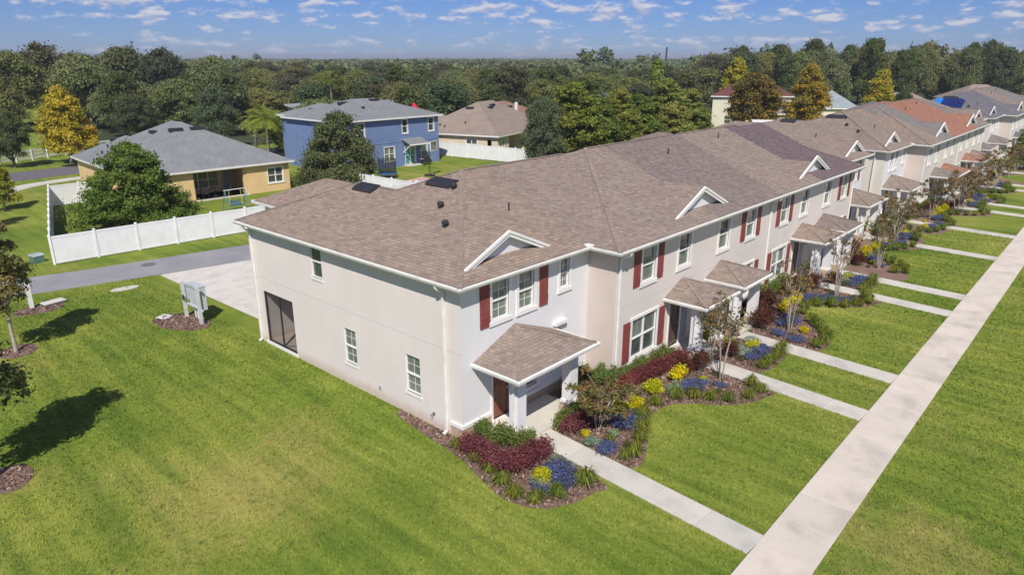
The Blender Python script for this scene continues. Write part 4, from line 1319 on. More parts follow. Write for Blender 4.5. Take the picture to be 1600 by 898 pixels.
TB, zr = house('bungalow', 'low beige house far off behind the blue house roof', (42, 78, 0), R(-20), [(0, 14, 0, 8), (10, 22, 1, 8)], 5.2, .12, 'stucco_house_cream', 'roof_bluegrey', fronts=[('f', 2, 3.4, .9, 2.2, 1, 0)])
# screened enclosure with a white roof behind the nearest row
PE = thing('patio_enclosure', 'white-roofed patio enclosure in front of the yellow house', 'patio cover', (81.0, 25.6, 0), R(-58))
MB().add([(0, 0, 3.0), (8.6, 0, 3.0), (8.6, 3.4, 3.7), (0, 3.4, 3.7), (0, 0, 2.85), (8.6, 0, 2.85), (8.6, 3.4, 3.55), (0, 3.4, 3.55)], [[0, 1, 2, 3], [7, 6, 5, 4], [0, 4, 5, 1], [1, 5, 6, 2], [2, 6, 7, 3], [3, 7, 4, 0]]).build('roof', 'white_paint', PE)
for k in range(5):
    x_ = .05 + k * 2.12
    MB().box(x_, x_ + .09, .05, .14, 0, 2.88).build('post', 'white_paint', PE)
MB().box(0, 8.6, 3.2, 3.3, 0, 3.5).build('wall', 'white_paint', PE)

# ------------------------------------------------------------------ yard things
def swing_set():
    s = thing('swing_set', 'small blue garden glider swing with teal frame behind the white fence', 'swing', (12.9, 40.2, 0), R(0))
    for sx_ in (-1, 1):
        for sy in (-1, 1):
            MB().tube([(sx_ * .95, sy * .55, 0), (sx_ * .85, 0, 1.75)], .03, 6).build('leg', 'play_teal', s)
    MB().tube([(-.95, 0, 1.75), (.95, 0, 1.75)], .035, 6).build('top_bar', 'white_paint', s)
    st_ = MB(); st_.box(-.5, .5, -.2, .2, .44, .49); se = st_.build('seat', 'play_blue', s)
    for z_ in (.56, .66, .76): MB().box(-.5, .5, .20, .23, z_, z_ + .05).build('back_slat', 'play_blue', se)
    for x_ in (-.55, .55):
        MB().tube([(x_, 0, .5), (x_ * .9, 0, 1.74)], .02, 5).build('hanger', 'play_yellow', s)
    return s
swing_set()
def trampoline():
    s = thing('trampoline', 'round blue trampoline with black safety net on the blue house lawn', 'trampoline', (31.6, 43.9, 0))
    s.scale = (.62, .62, .85)
    pd = MB()
    n = 24
    for k in range(n):
        a, b_ = 2 * math.pi * k / n, 2 * math.pi * (k + 1) / n
        c = lambda r_, a_, z_: (r_ * math.cos(a_), r_ * math.sin(a_), z_)
        pd.poly([c(1.25, a, .75), c(1.62, a, .73), c(1.62, b_, .73), c(1.25, b_, .75)]); pd.poly([c(1.62, a, .73), c(1.62, b_, .73), c(1.62, b_, .55), c(1.62, a, .55)])
    pd.build('safety_pad', 'play_blue', s)
    MB().disc((0, 0, .70), 1.26, .02, 24).build('mat', 'black_plastic', s)
    nt_ = MB()
    for k in range(n):
        a, b_ = 2 * math.pi * k / n, 2 * math.pi * (k + 1) / n
        nt_.poly([(1.5 * math.cos(a), 1.5 * math.sin(a), .76), (1.5 * math.cos(b_), 1.5 * math.sin(b_), .76), (1.5 * math.cos(b_), 1.5 * math.sin(b_), 2.35), (1.5 * math.cos(a), 1.5 * math.sin(a), 2.35)])
    nt_.build('safety_net', 'net_black', s)
    for k in range(6):
        a = 2 * math.pi * k / 6
        MB().tube([(1.58 * math.cos(a), 1.58 * math.sin(a), 0), (1.58 * math.cos(a), 1.58 * math.sin(a), 2.4)], .035, 6).build('pole', 'dark_frame', s)
trampoline()
def hoop():
    s = thing('basketball_hoop', 'portable basketball hoop on black pole with clear backboard', 'basketball hoop', (35.4, 41.5, 0), R(200))
    MB().box(-.35, .35, -.5, .45, 0, .16).build('base', 'black_plastic', s)
    MB().tube([(0, 0, .1), (0, 0, 2.9), (0, .5, 3.25)], .05, 8).build('pole', 'dark_frame', s)
    bd = MB(); bd.box(-.68, .68, .52, .57, 2.75, 3.65); bb = bd.build('backboard', 'pane_blind', s)
    bf = MB(); bf.box(-.70, .70, .50, .59, 2.70, 2.76); bf.box(-.70, .70, .50, .59, 3.64, 3.70); bf.box(-.72, -.67, .50, .59, 2.76, 3.64); bf.box(.67, .72, .50, .59, 2.76, 3.64); bf.build('frame', 'white_paint', bb)
    rg = MB(); rg.tube([(.23 * math.cos(a), .83 + .23 * math.sin(a), 3.0) for a in [2 * math.pi * k / 14 for k in range(15)]], .012, 5, cap=False); rg.build('rim', 'red_paint', s)
hoop()
def grill(x, y):
    s = thing('grill', 'black barbecue grill by the sliding door of the blue house', 'barbecue', (x, y, 0), R(0))
    MB().box(-.5, .5, -.25, .25, .35, .75).build('cabinet', 'black_plastic', s)
    h_ = MB(); h_.tube([(-.4, 0, .85), (.4, 0, .85)], .27, 12); h_.build('lid', 'black_plastic', s)
    MB().box(-.85, -.5, -.22, .22, .72, .76).build('shelf', 'metal_grey', s); MB().box(.5, .85, -.22, .22, .72, .76).build('shelf', 'metal_grey', s)
    for a in (-.45, .45):
        for b_ in (-.2, .2): MB().box(a - .03, a + .03, b_ - .03, b_ + .03, 0, .35).build('leg', 'dark_frame', s)
grill(40.6, 48.0)
sheet('patio', [(28.6, 37.0), (34.2, 38.2), (34.3, 41.6), (29.4, 40.4)], .03, 'brick_paver')
for i, (x_, y_, rz_, lb) in enumerate(((27.3, 38.6, .4, 'white folding chair on the patio edge nearest the tree'), (27.9, 37.6, 2.0, 'white folding chair on the patio edge nearest the white fence'))):
    c = thing('folding_chair', lb, 'chair', (x_, y_, 0), rz_, 'folding chairs beside the brick patio')
    MB().box(-.25, .25, -.25, .25, .42, .46).build('seat', 'white_paint', c); MB().box(-.25, .25, .22, .26, .46, .95).build('backrest', 'white_paint', c)
    for a in (-1, 1): MB().bar((a * .23, -.25, 0), (a * .23, .25, .44), .03).build('leg', 'metal_grey', c); 
    for a in (-1, 1): MB().bar((a * .21, .25, 0), (a * .21, -.25, .44), .03).build('leg', 'metal_grey', c)
# patio umbrella far behind the blue house
um = thing('patio_umbrella', 'red patio umbrella showing above the blue house roof', 'umbrella', (50.3, 61.2, -.55))
um.scale = (.5, .5, .95)
u_ = MB()
for k in range(8):
    a, b_ = 2 * math.pi * k / 8, 2 * math.pi * (k + 1) / 8
    u_.poly([(0, 0, 7.1), (1.2 * math.cos(a), 1.2 * math.sin(a), 6.3), (1.2 * math.cos(b_), 1.2 * math.sin(b_), 6.3)])
u_.build('canopy', 'red_paint', um); MB().tube([(0, 0, 0), (0, 0, 7.1)], .04, 6).build('pole', 'metal_grey', um)

# car showing above the fence beside the brown-roofed house
simple('car_silver', (.42, .43, .45), 0.3, .03, metal=0.5)
car = thing('parked_car', 'silver parked car showing above the white fence beside the brown-roofed house', 'car', (49.9, 56.2, 0), R(100))
bd = MB(); pr = [(-2.2, .35), (-2.25, .75), (-2.1, .95), (-1.1, 1.05), (-.6, 1.58), (1.2, 1.62), (1.95, 1.1), (2.2, 1.0), (2.25, .4)]
for sy in (-.88, .88): bd.poly([(x, sy, z) for x, z in (pr if sy < 0 else pr[::-1])])
for i in range(len(pr)):
    a, b_ = pr[i], pr[(i + 1) % len(pr)]
    bd.poly([(a[0], -.88, a[1]), (a[0], .88, a[1]), (b_[0], .88, b_[1]), (b_[0], -.88, b_[1])])
bd.build('body', 'car_silver', car)
for sy in (-.885, .885): MB().poly([(-.95, sy, 1.06), (-.52, sy, 1.5), (1.12, sy, 1.53), (1.7, sy, 1.1)]).build('window', 'pane_dark', car)
MB().poly([(-1.06, -.75, 1.09), (-1.06, .75, 1.09), (-.64, .75, 1.555), (-.64, -.75, 1.555)]).build('windscreen', 'pane_dark', car).location = (-.02, 0, .01)
for x_ in (-1.4, 1.4):
    for sy in (-.8, .8):
        w_ = MB(lambda a, b_, c, x_=x_, sy=sy: (x_ + a, sy + c, .33 + b_)); w_.disc((0, 0, -.1), .33, .2, 14); w_.build('wheel', 'black_plastic', car)

# utility board on two posts by the driveway
mbd = thing('meter_board', 'grey utility meter board on two posts in a mulch oval beside the driveway', 'utility board', (-1.0, 17.5, 0))
for y_, h_ in ((-.8, 1.86), (.78, 1.86)):
    MB().box(-.07, .07, y_ - .07, y_ + .07, -.1, h_).build('post', 'post_grey', mbd)
for z_ in (1.74, .72):
    MB().box(.07, .12, -.95, .95, z_ - .05, z_ + .05).build('cross_rail', 'metal_bluegrey', mbd)
for (a, b_, c, d, dp) in ((-.72, .45, .66, 1.80, .30), (.5, .86, .95, 1.6, .18)):
    bx = MB(); bx.box(.12, .12 + dp, a, b_, c, d); e = bx.build('cabinet', 'metal_bluegrey', mbd)
    MB().box(.09, .15 + dp, a - .02, b_ + .02, d, d + .03).build('lid', 'metal_bluegrey', e)
for y_ in (-.35, .05, .3): MB().tube([(.25, y_, -.05), (.25, y_, .68)], .045, 7).build('conduit', 'post_grey', mbd)
MB().box(-.11, -.07, .58, .72, .95, 1.2).build('switch_box', 'dark_frame', mbd)
vb = thing('valve_box', 'white square valve box lid set in the mulch by the meter board', 'valve box', (-1.75, 19.05, 0), R(25))
fr_ = MB(); fr_.box(-.28, .28, -.28, -.1, .0, .06); fr_.box(-.28, .28, .1, .28, .0, .06); fr_.box(-.28, -.1, -.1, .1, .0, .06); fr_.box(.1, .28, -.1, .1, .0, .06)
fr_.build('frame', 'white_paint', vb); MB().box(-.1, .1, -.1, .1, 0, .03).build('lid', 'iron', vb)
pd = thing('utility_pad', 'flat pale concrete pad in the grass near the alley', 'concrete pad', (-1.35, 25.15, 0), R(-8))
MB().disc((0, 0, 0), .72, .05, 24, sy=.42).build('cover', 'drive_concrete', pd); MB().disc((.12, .02, .05), .05, .02, 8).build('cap', 'iron', pd)
tfm = thing('transformer_box', 'dark green utility box on the grass outside the fence corner', 'utility box', (-2.95, 34.7, 0), R(15))
tfm.scale = (.72, .72, .72)
MB().box(-.42, .42, -.38, .38, 0, .62).build('body', 'utility_green', tfm); MB().add([(-.46, -.42, .62), (.46, -.42, .62), (.46, .42, .62), (-.46, .42, .62), (-.42, -.2, .78), (.42, -.2, .78), (.42, .38, .78), (-.42, .38, .78)], [[0, 1, 5, 4], [1, 2, 6, 5], [2, 3, 7, 6], [3, 0, 4, 7], [4, 5, 6, 7]]).build('lid', 'utility_lid', tfm)
bp = thing('bollard_post', 'white wooden post behind the young tree by the alley', 'post', (-5.7, 25.3, 0))
MB().box(-.09, .09, -.09, .09, -.05, 1.35).build('post', 'white_paint', bp); MB().box(-.11, .11, -.11, .11, 1.35, 1.40).build('post_cap', 'white_paint', bp)
ub = thing('utility_pad', 'low dark slab beside the white post near the alley', 'concrete pad', (-4.75, 25.3, 0), R(10))
MB().box(-.5, .5, -.28, .28, 0, .12).build('base', 'iron', ub); MB().box(-.52, .52, -.3, .3, .12, .16).build('cover', 'drive_concrete', ub)
gx = thing('utility_pad', 'dark cover plate on the far front pavement', 'cover plate', (45.6, -10.35, .064), 0)
MB().box(-.75, .75, -.2, .2, 0, .03).build('cover', 'iron', gx)
# blue tarpaulin on the farthest row's roof
tp = thing('tarpaulin', 'dark blue tarpaulin with a bright blue flap on the farthest roof', 'tarpaulin', (0, 0, 0))
tm = MB()
nx_, ny_ = 6, 8
rt = random.Random(5)
hz = lambda x_, y_, d_: (x_, y_, pz3(x_ - 83.8, y_ + 1.1) + d_)
grid = [[hz(85.5 + 2.35 * i / nx_ - (.25 if j < 2 and i > 3 else 0), 2.35 + 2.5 * j / ny_, .05 + rt.uniform(0, .05)) for j in range(ny_ + 1)] for i in range(nx_ + 1)]
for i in range(nx_):
    for j in range(ny_): tm.poly([grid[i][j], grid[i + 1][j], grid[i + 1][j + 1], grid[i][j + 1]])
tm.build('sheet', 'tarp_blue', tp)
t2 = MB()
for k in range(4):
    a, b_ = 86.2 + 1.5 * k / 4, 86.2 + 1.5 * (k + 1) / 4
    t2.poly([hz(a, 4.75, .12), hz(b_, 4.75, .12), hz(b_, 5.5, .06), hz(a, 5.5, .06)])
t2.build('flap', 'tarp_bright', tp)

# ------------------------------------------------------------------ foliage
NP = np.random.default_rng(5)
def unit(n, rng):
    v = rng.normal(size=(n, 3)); return v / np.linalg.norm(v, axis=1, keepdims=True)
def leaf_cloud(clumps, n, size, cols, rng, up=0.25, flat=1.0, shell=.55, aspect=.55, droop=0.0, ragged=.17):
    """n leaf-sized quads in and on ellipsoid clumps (cx,cy,cz,rx,ry,rz); returns (n,4,3), tints"""
    C_ = np.array(clumps, dtype=float)
    wgt = C_[:, 3] * C_[:, 4] + C_[:, 3] * C_[:, 5]; wgt /= wgt.sum()
    k = rng.choice(len(C_), size=n, p=wgt)
    d = unit(n, rng)
    d[:, 2] = np.where(d[:, 2] < -.5, -d[:, 2] * .6, d[:, 2])
    r = (shell + (1.06 - shell) * rng.random(n) ** .6)[:, None]
    r = r * (1 + ragged * rng.normal(size=(n, 1)))
    pos = C_[k, :3] + d * C_[k, 3:6] * r
    nr = d + .75 * rng.normal(size=(n, 3)); nr[:, 2] += up
    nr /= np.linalg.norm(nr, axis=1, keepdims=True)
    t_ = np.cross(nr, unit(n, rng)); t_ /= np.linalg.norm(t_, axis=1, keepdims=True)
    if droop: t_[:, 2] -= droop; t_ /= np.linalg.norm(t_, axis=1, keepdims=True)
    b_ = np.cross(nr, t_)
    s_ = (size * (.6 + .8 * rng.random(n)))[:, None]
    u, v = t_ * s_, b_ * s_ * aspect
    V = np.stack([pos - u, pos - v * 1.0 + u * .1, pos + u, pos + v * 1.0 + u * .1], axis=1)
    base = np.array(cols, dtype=float)
    ck = base[rng.integers(0, len(base), len(C_))][k] * .55 + base[rng.integers(0, len(base), n)] * .45
    tn = ck * (.72 + .56 * rng.random((n, 1))) 
    return V, np.clip(tn, 0, 1)
def crown_clumps(rx, ry, h0, h1, n, rng, shape='round', cr=.36):
    out = []
    H_ = h1 - h0
    for _ in range(n):
        z = rng.random() ** .8
        if shape == 'cone': w = (1 - z) ** .75 * .92 + .06
        elif shape == 'column': w = .55 + .45 * math.sin(math.pi * min(1, z * 1.0 + .12))
        elif shape == 'skirt': z = z ** 1.5; w = (1 - z) ** .52
        elif shape == 'plume': w = max(.02, 1 - z ** 2.0) ** .65
        elif shape == 'mound': w = math.sqrt(max(0.02, 1 - (z * .97) ** 2.2))
        else: w = math.sqrt(max(0.03, 1 - (2 * z - .85) ** 2 / 1.4))
        a = rng.random() * 2 * math.pi; q = math.sqrt(rng.random()) * .78
        r = cr * (.6 + .7 * rng.random()) * min(rx, H_ * .6) * (.45 + .55 * w)
        out.append((rx * w * q * math.cos(a), ry * w * q * math.sin(a), h0 + H_ * (.06 + .86 * z), r, r, r * (.62 + .25 * rng.random())))
    return out
def limb_mesh(name, h0, clumps, rng, mat='bark', r=.13, nl=7, base=(0, 0), lean=.02):
    mb = MB()
    top = max(c[2] for c in clumps) * .82
    tr_ = [(base[0], base[1], -.12), (base[0] + .01, base[1], .15), (base[0] + lean, base[1] + lean, h0 * .6), (base[0] + lean * 2, base[1], h0), (base[0] + lean * 3, base[1] - lean, top)]
    mb.tube(tr_, [r * 1.5, r * 1.05, r * .85, r * .75, r * .12], 8)
    cs = sorted(clumps, key=lambda c: -c[3])[:nl * 2]
    if mat == 'pale_bark' and h0 > 2: nl = 16
    for c in (cs[::2] if h0 <= 2 or mat != 'pale_bark' else cs)[:nl]:
        zs = min(top * .9, h0 * .85 + .25 * max(0, c[2] - h0) * rng.random())
        a = Vector((base[0] + lean, base[1], zs)); e = Vector(c[:3])
        if mat == 'pale_bark' and h0 > 2: e = a + (e - a) * 1.3
        m_ = a.lerp(e, .5) + Vector((0, 0, .08 * (e - a).length))
        mb.tube([a, m_, e], [r * .45, r * .28, r * .06], 5, cap=False)
    return mb.mesh(name, mat, True)
OAK = [(0.172, 0.214, 0.070), (0.203, 0.243, 0.081), (0.146, 0.184, 0.070), (0.242, 0.264, 0.095), (0.258, 0.250, 0.126)]
DARK = [(0.109, 0.152, 0.071), (0.136, 0.178, 0.082), (0.096, 0.133, 0.065), (0.164, 0.199, 0.093)]
MAPLE = [(0.173, 0.212, 0.067), (0.219, 0.227, 0.074), (0.140, 0.179, 0.060), (0.281, 0.212, 0.090)]
YEL = [(.52, .40, .024), (.44, .36, .035), (.58, .46, .04), (.34, .31, .045), (.46, .30, .025)]
YELG = [(.40, .38, .045), (.30, .33, .045), (.50, .42, .04), (.21, .25, .04)]
BRN = [(.20, .18, .045), (.16, .165, .042), (.26, .19, .05), (.12, .13, .04), (.30, .22, .045)]
ORG = [(.46, .31, .035), (.36, .28, .04), (.30, .26, .05), (.52, .36, .04), (.20, .20, .045)]
BRIGHT = [(0.186, 0.263, 0.046), (0.229, 0.304, 0.055), (0.142, 0.202, 0.043), (0.284, 0.324, 0.066)]
BAMB = [(0.240, 0.285, 0.063), (0.328, 0.328, 0.089), (0.186, 0.233, 0.053), (0.393, 0.350, 0.113)]
BUSHY = [(0.150, 0.215, 0.039), (0.182, 0.247, 0.049), (0.117, 0.169, 0.036), (0.221, 0.260, 0.062)]
TREES = {}
def tree_kind(key, rx, h0, h1, shape, ncl, nleaf, size, cols, seed, mat='bark', r=.14, cr=.36, ry=None, up=.25, shell=.55, ragged=.17, aspect=.55):
    rng = np.random.default_rng(seed)
    cl = crown_clumps(rx, ry or rx, h0, h1, ncl, rng, shape, cr)
    V, T_ = leaf_cloud(cl, nleaf, size, cols, rng, up, shell=shell, ragged=ragged, aspect=aspect)
    V[:, :, 2] = np.maximum(V[:, :, 2], .03)
    TREES[key] = (quads_mesh('crown', V, 'leaf', T_), limb_mesh('trunk', h0, cl, rng, mat, r))
def plant_tree(key, name, label, x, y, s=1.0, sz=None, group=None, rz=None, cat='tree'):
    o = thing(name, label, cat, (x, y, 0), random.uniform(0, 6.28) if rz is None else rz, group)
    o.scale = (s, s, sz or s)
    link(bpy.data.objects.new('crown', TREES[key][0]), o)
    link(bpy.data.objects.new('trunk', TREES[key][1]), o)
    return o
# young street trees at the left
tree_kind('maple1', 1.25, 1.7, 6.0, 'column', 34, 7000, .085, MAPLE, 21, 'pale_bark', .085, .42)
tree_kind('maple2', 1.5, 1.5, 5.9, 'column', 40, 8500, .09, MAPLE, 22, 'pale_bark', .09, .40)
plant_tree('maple1', 'maple_tree', 'slender young tree with pale trunk near the alley at left edge', -7.8, 19.5, 1.0, rz=.6)
plant_tree('maple2', 'maple_tree', 'young tree cut by the left edge casting the larger lawn shadow', -11.1, 8.75, 1.08, rz=2.0)
# yard trees
tree_kind('yardbush', 5.3, .1, 6.6, 'skirt', 190, 66000, .095, BUSHY, 23, 'bark', .16, .20, shell=.2, ragged=.32)
plant_tree('yardbush', 'yard_tree', 'wide bushy green tree filling the corner of the fenced yard', 4.9, 39.6, 1.0, rz=1.0)
tree_kind('liveoak', 4.9, .8, 7.4, 'round', 110, 36000, .11, DARK, 24, 'dark_bark', .25, .22, shell=.2, ragged=.34)
tree_kind('blueoak', 4.9, .1, 7.6, 'skirt', 150, 46000, .11, DARK, 34, 'dark_bark', .25, .22, shell=.2, ragged=.36)
plant_tree('blueoak', 'yard_tree', 'wide dark green oak standing before the blue house', 25.2, 43.0, 1.0, rz=.3)
tree_kind('sycamore', 4.6, 1.2, 9.3, 'cone', 120, 26000, .15, YEL, 25, 'bark', .2, .22, shell=.3, ragged=.28)
tree_kind('orange', 4.2, 1.2, 11.2, 'cone', 120, 26000, .16, ORG, 26, 'bark', .2, .23, shell=.3, ragged=.28)
tree_kind('brown', 3.9, 1.0, 10.0, 'round', 120, 24000, .16, BRN, 27, 'bark', .2, .24, shell=.3, ragged=.28)
tree_kind('yelgreen', 3.6, 1.0, 9.5, 'cone', 110, 20000, .16, YELG, 28, 'bark', .2, .24, shell=.3, ragged=.28)
tree_kind('bright', 3.2, .4, 9.0, 'plume', 150, 30000, .15, BRIGHT, 29, 'bark', .15, .20, shell=.2, ragged=.36, aspect=.4)
tree_kind('bamboo', 2.6, .2, 8.6, 'plume', 170, 30000, .19, BAMB, 30, 'bark', .08, .17, up=-.2, shell=.2, ragged=.4, aspect=.28)
tree_kind('conegreen', 3.0, .8, 12.0, 'cone', 60, 12000, .22, BRIGHT, 31, 'bark', .15, .34)
plant_tree('sycamore', 'sycamore_tree', 'golden yellow autumn tree beside the street left of the tan house', 12.6, 79.6, 1.0, rz=.0)
plant_tree('liveoak', 'street_tree', 'small dark green tree by the rail fence at left edge', 7.3, 81.5, .58, .90)
plant_tree('liveoak', 'street_tree', 'dark green tree between the golden tree and the tan roof', 26.5, 96, .85, .95)
plant_tree('liveoak', 'street_tree', 'dark oak behind the tan house roof peak', 31, 80, .75, 1.15)
plant_tree('yelgreen', 'street_tree', 'small yellow-green tree cut by the left edge beside the path', .0, 54.6, .42, .48)
plant_tree('maple1', 'street_tree', 'young tree just past the left edge beside the fence corner', -3.2, 47.5, .9, .8)
plant_tree('bright', 'street_tree', 'bright yellow-green tree left of the blue house', 36.0, 73.0, .8, .62)
for (x, y, k, s, z, lb) in ((41.8, 31.0, 'liveoak', .62, 1.14, 'dark green tree at the end of the white fence behind the nearest roof'),
                            (46.0, 30.6, 'bright', 1.5, 1.14, 'bright green tall bush right of the dark tree behind the roof'),
                            (50.0, 30.2, 'bright', 1.35, .98, 'medium bright green bush in the middle of the tall hedge'),
                            (53.0, 29.4, 'bamboo', 1.4, 1.10, 'yellowish bamboo clump left in the tall hedge'),
                            (56.8, 29.2, 'bright', 1.3, .96, 'rounder green bush between two bamboo clumps of the tall hedge'),
                            (60.6, 28.2, 'bamboo', 1.75, 1.2, 'large yellow-green bamboo clump in the tall hedge'),
                            (65.4, 27.4, 'bamboo', 1.5, 1.05, 'bamboo clump right of the largest one in the tall hedge'),
                            (67.2, 29.6, 'bamboo', .95, .95, 'rightmost bamboo clump beside the pale house')):
    plant_tree(k, 'hedge_tree', lb, x, y, s, z, 'tall hedge behind the nearest row')
plant_tree('conegreen', 'garden_tree', 'narrow pointed bright green tree above the tall hedge', 87.1, 45.0, 1.0, 1.03)
plant_tree('yelgreen', 'garden_tree', 'yellow pointed tree behind the maroon roof', 119.4, 46.6, 1.3, 1.32)
plant_tree('brown', 'garden_tree', 'large brown-green tree between the maroon roof and the orange tree', 88.2, 29.2, 1.12, 1.04)
plant_tree('orange', 'garden_tree', 'tall orange-gold pointed tree behind the nearest row', 106.7, 27.8, 1.15, 1.05)
plant_tree('yelgreen', 'garden_tree', 'yellow-green pointed tree before the woodland at right', 125.4, 21.9, 1.25, 1.1)
plant_tree('liveoak', 'garden_tree', 'small dark round bush left of the tan hip roof', 113.9, 15.4, .42, 1.0)
# palms
def palm(label, x, y, h, fr_len=2.2, nf=26, seed=1, cols=BUSHY, clump=1, name='palm_tree'):
    rng = np.random.default_rng(seed)
    P = thing(name, label, 'palm', (x, y, 0))
    Vs, Ts = [], []
    for c in range(clump):
        tb = MB()
        ox_, oy_ = (0, 0) if clump == 1 else (rng.normal() * 1.0, rng.normal() * 1.0)
        hh = h * (1 if clump == 1 else .75 + .3 * rng.random())
        tb.tube([(ox_, oy_, -.1), (ox_ + .05, oy_, hh * .5), (ox_ + .08, oy_, hh)], [.2, .16, .13], 7)
        tb.build('trunk', 'bark', P, True)
        for k in range(nf):
            a = 2 * math.pi * rng.random(); el = rng.uniform(-.5, 1.25)
            L2 = fr_len * (.8 + .3 * rng.random())
            dh = np.array([math.cos(a), math.sin(a), 0.]); 
            prev = np.array([ox_ + .08, oy_, hh])
            dirv = dh * math.cos(el) + np.array([0, 0, math.sin(el)])
            side = np.array([-math.sin(a), math.cos(a), 0.])
            for sgm in range(7):
                nx2 = prev + dirv * L2 / 7
                w = .42 * math.sin(math.pi * (sgm + .6) / 7.6) * fr_len / 2.2 + .05
                for sg in (-1, 1):
                    for q in range(2):
                        b0 = prev + (nx2 - prev) * (q * .5); b1 = b0 + (nx2 - prev) * .32
                        tip = b0 + (nx2 - prev) * .7 + side * sg * w + np.array([0, 0, -.28 * w])
                        Vs.append([b0, b1, tip, tip - (nx2 - prev) * .1]); Ts.append(np.array(cols[rng.integers(len(cols))]) * (.8 + .5 * rng.random()))
                prev = nx2; dirv = dirv + np.array([0, 0, -.17]); dirv /= np.linalg.norm(dirv)
    link(bpy.data.objects.new('crown', quads_mesh('crown', np.array(Vs), 'leaf', np.clip(np.array(Ts), 0, 1))), P)
    return P
palm('bright green feathery palm clump right of the tan roof', 31.0, 67.0, 5.0, 2.8, 30, 6, BRIGHT, 3, 'palm_clump')
palm('tall single palm rising behind the blue house roof', 58.0, 92.5, 8.6, 2.6, 34, 3)
palm('low clump of palms left of the blue house', 33.0, 65.5, 3.2, 1.9, 20, 4, BRIGHT, 3, 'palm_clump')

# woodland: every nearer tree its own thing, the far wood one mass
tree_kind('oakA', 5.2, 1.6, 10.2, 'round', 91, 16150, .20, OAK, 41, 'dark_bark', .32, .28, shell=.3, ragged=.27)
tree_kind('oakB', 4.6, 1.2, 9.6, 'round', 83, 15300, .20, DARK, 42, 'dark_bark', .30, .28, shell=.3, ragged=.27)
tree_kind('oakC', 5.6, 1.4, 9.0, 'mound', 98, 17000, .20, OAK, 43, 'dark_bark', .34, .32, shell=.3, ragged=.27)
tree_kind('oakD', 4.2, 1.0, 10.6, 'round', 80, 14000, .20, [(.115, .150, .048), (.145, .170, .054), (.09, .122, .042)], 44, 'dark_bark', .28, .30, shell=.3, ragged=.27)
tree_kind('oakE', 5.0, 2.2, 11.0, 'round', 70, 11500, .20, [(.102, .118, .058), (.130, .132, .076), (.08, .10, .046), (.165, .158, .105)], 45, 'pale_bark', .34, .29, shell=.3, ragged=.27)
WOODLAB = {'oakA': 'mid-green oak in the woodland beyond the houses', 'oakB': 'darkest green tree in the woodland beyond the houses', 'oakC': 'broad low oak in the woodland beyond the houses',
           'oakD': 'yellowish green tree in the woodland beyond the houses', 'oakE': 'grey-green oak with pale limbs in the woodland beyond the houses'}
big = [(22.2, 139.7, 1.15, 1.30), (29.2, 146.9, 1.2, 1.38), (34.2, 141.3, 1.25, 1.45), (40.0, 134.8, 1.3, 1.52), (49.3, 139.5, 1.1, 1.30), (56.0, 132.0, 1.1, 1.22), (71.9, 144.2, 1.2, 1.1), (8, 150, 1.2, 1.2)]
for i, (x, y, s, z) in enumerate(big):
    k = ['oakA', 'oakE', 'oakC', 'oakB', 'oakE', 'oakA', 'oakC', 'oakB'][i]
    plant_tree(k, 'oak_tree', 'towering ' + ['oak above the rail fence', 'pale-limbed oak left of the golden tree', 'broad oak over the golden tree', 'dark oak right of the golden tree', 'pale-limbed oak over the tan roof', 'oak above the tan house peak', 'broad oak left of the blue house', 'dark oak at far left'][i] + ' on the skyline', x, y, s, z, 'tall oaks on the upper left skyline')
KEEP = [(105, 42, 9), (106, 32, 8), (122, 27, 8), (140, 20, 9), (163, 10, 9), (96, 68, 11), (140, 80, 9), (50, 79, 13), (74, 64, 12), (87, 45, 4), (119, 47, 5), (107, 28, 5), (125, 22, 4), (58, 92, 3), (34, 71, 5), (114, 15, 4), (50, 61, 3), (88, 29, 5), (26, 96, 5), (31, 80, 4), (58, 55, 11), (85, 28, 6)]
rw = random.Random(17)
placed = [(x, y) for x, y, *_ in big]
cand = []
def lawn_gap(lat, D):                              # the open green seen past the golden tree
    return (-.712 < lat < -.60 and D < 190) or (lat < -.60 and D < 118)
for _ in range(9000):
    D = math.sqrt(rw.uniform(86 ** 2, 260 ** 2)); lat = rw.uniform(-.84, .92)
    p = polar(D, lat)
    near = 112 if lat < -.28 else (101 if lat < .02 else (112 if lat < .22 else (150 + 95 * (lat - .22))))
    if -.28 <= lat < -.12: near = 92 if lat < -.2 else 100
    if D < near or lawn_gap(lat, D): continue
    if any((p.x - a) ** 2 + (p.y - b_) ** 2 < r_ * r_ for a, b_, r_ in KEEP): continue
    if any((p.x - a) ** 2 + (p.y - b_) ** 2 < (6.2 + .012 * D) ** 2 for a, b_ in placed): continue
    placed.append((p.x, p.y)); cand.append((D, lat, p))
cand.sort(key=lambda c: c[0])
kinds = ['oakA', 'oakB', 'oakC', 'oakD', 'oakE']
def wood_scale(D, lat):
    h = 1.0
    if lat > .26: h = 1.18 + .32 * min(1, (lat - .26) / .15)
    if lat < -.36: h = 1.16 if lat < -.52 else 1.0
    if -.36 <= lat <= .26: h = .84 if D < 135 else .93
    return h
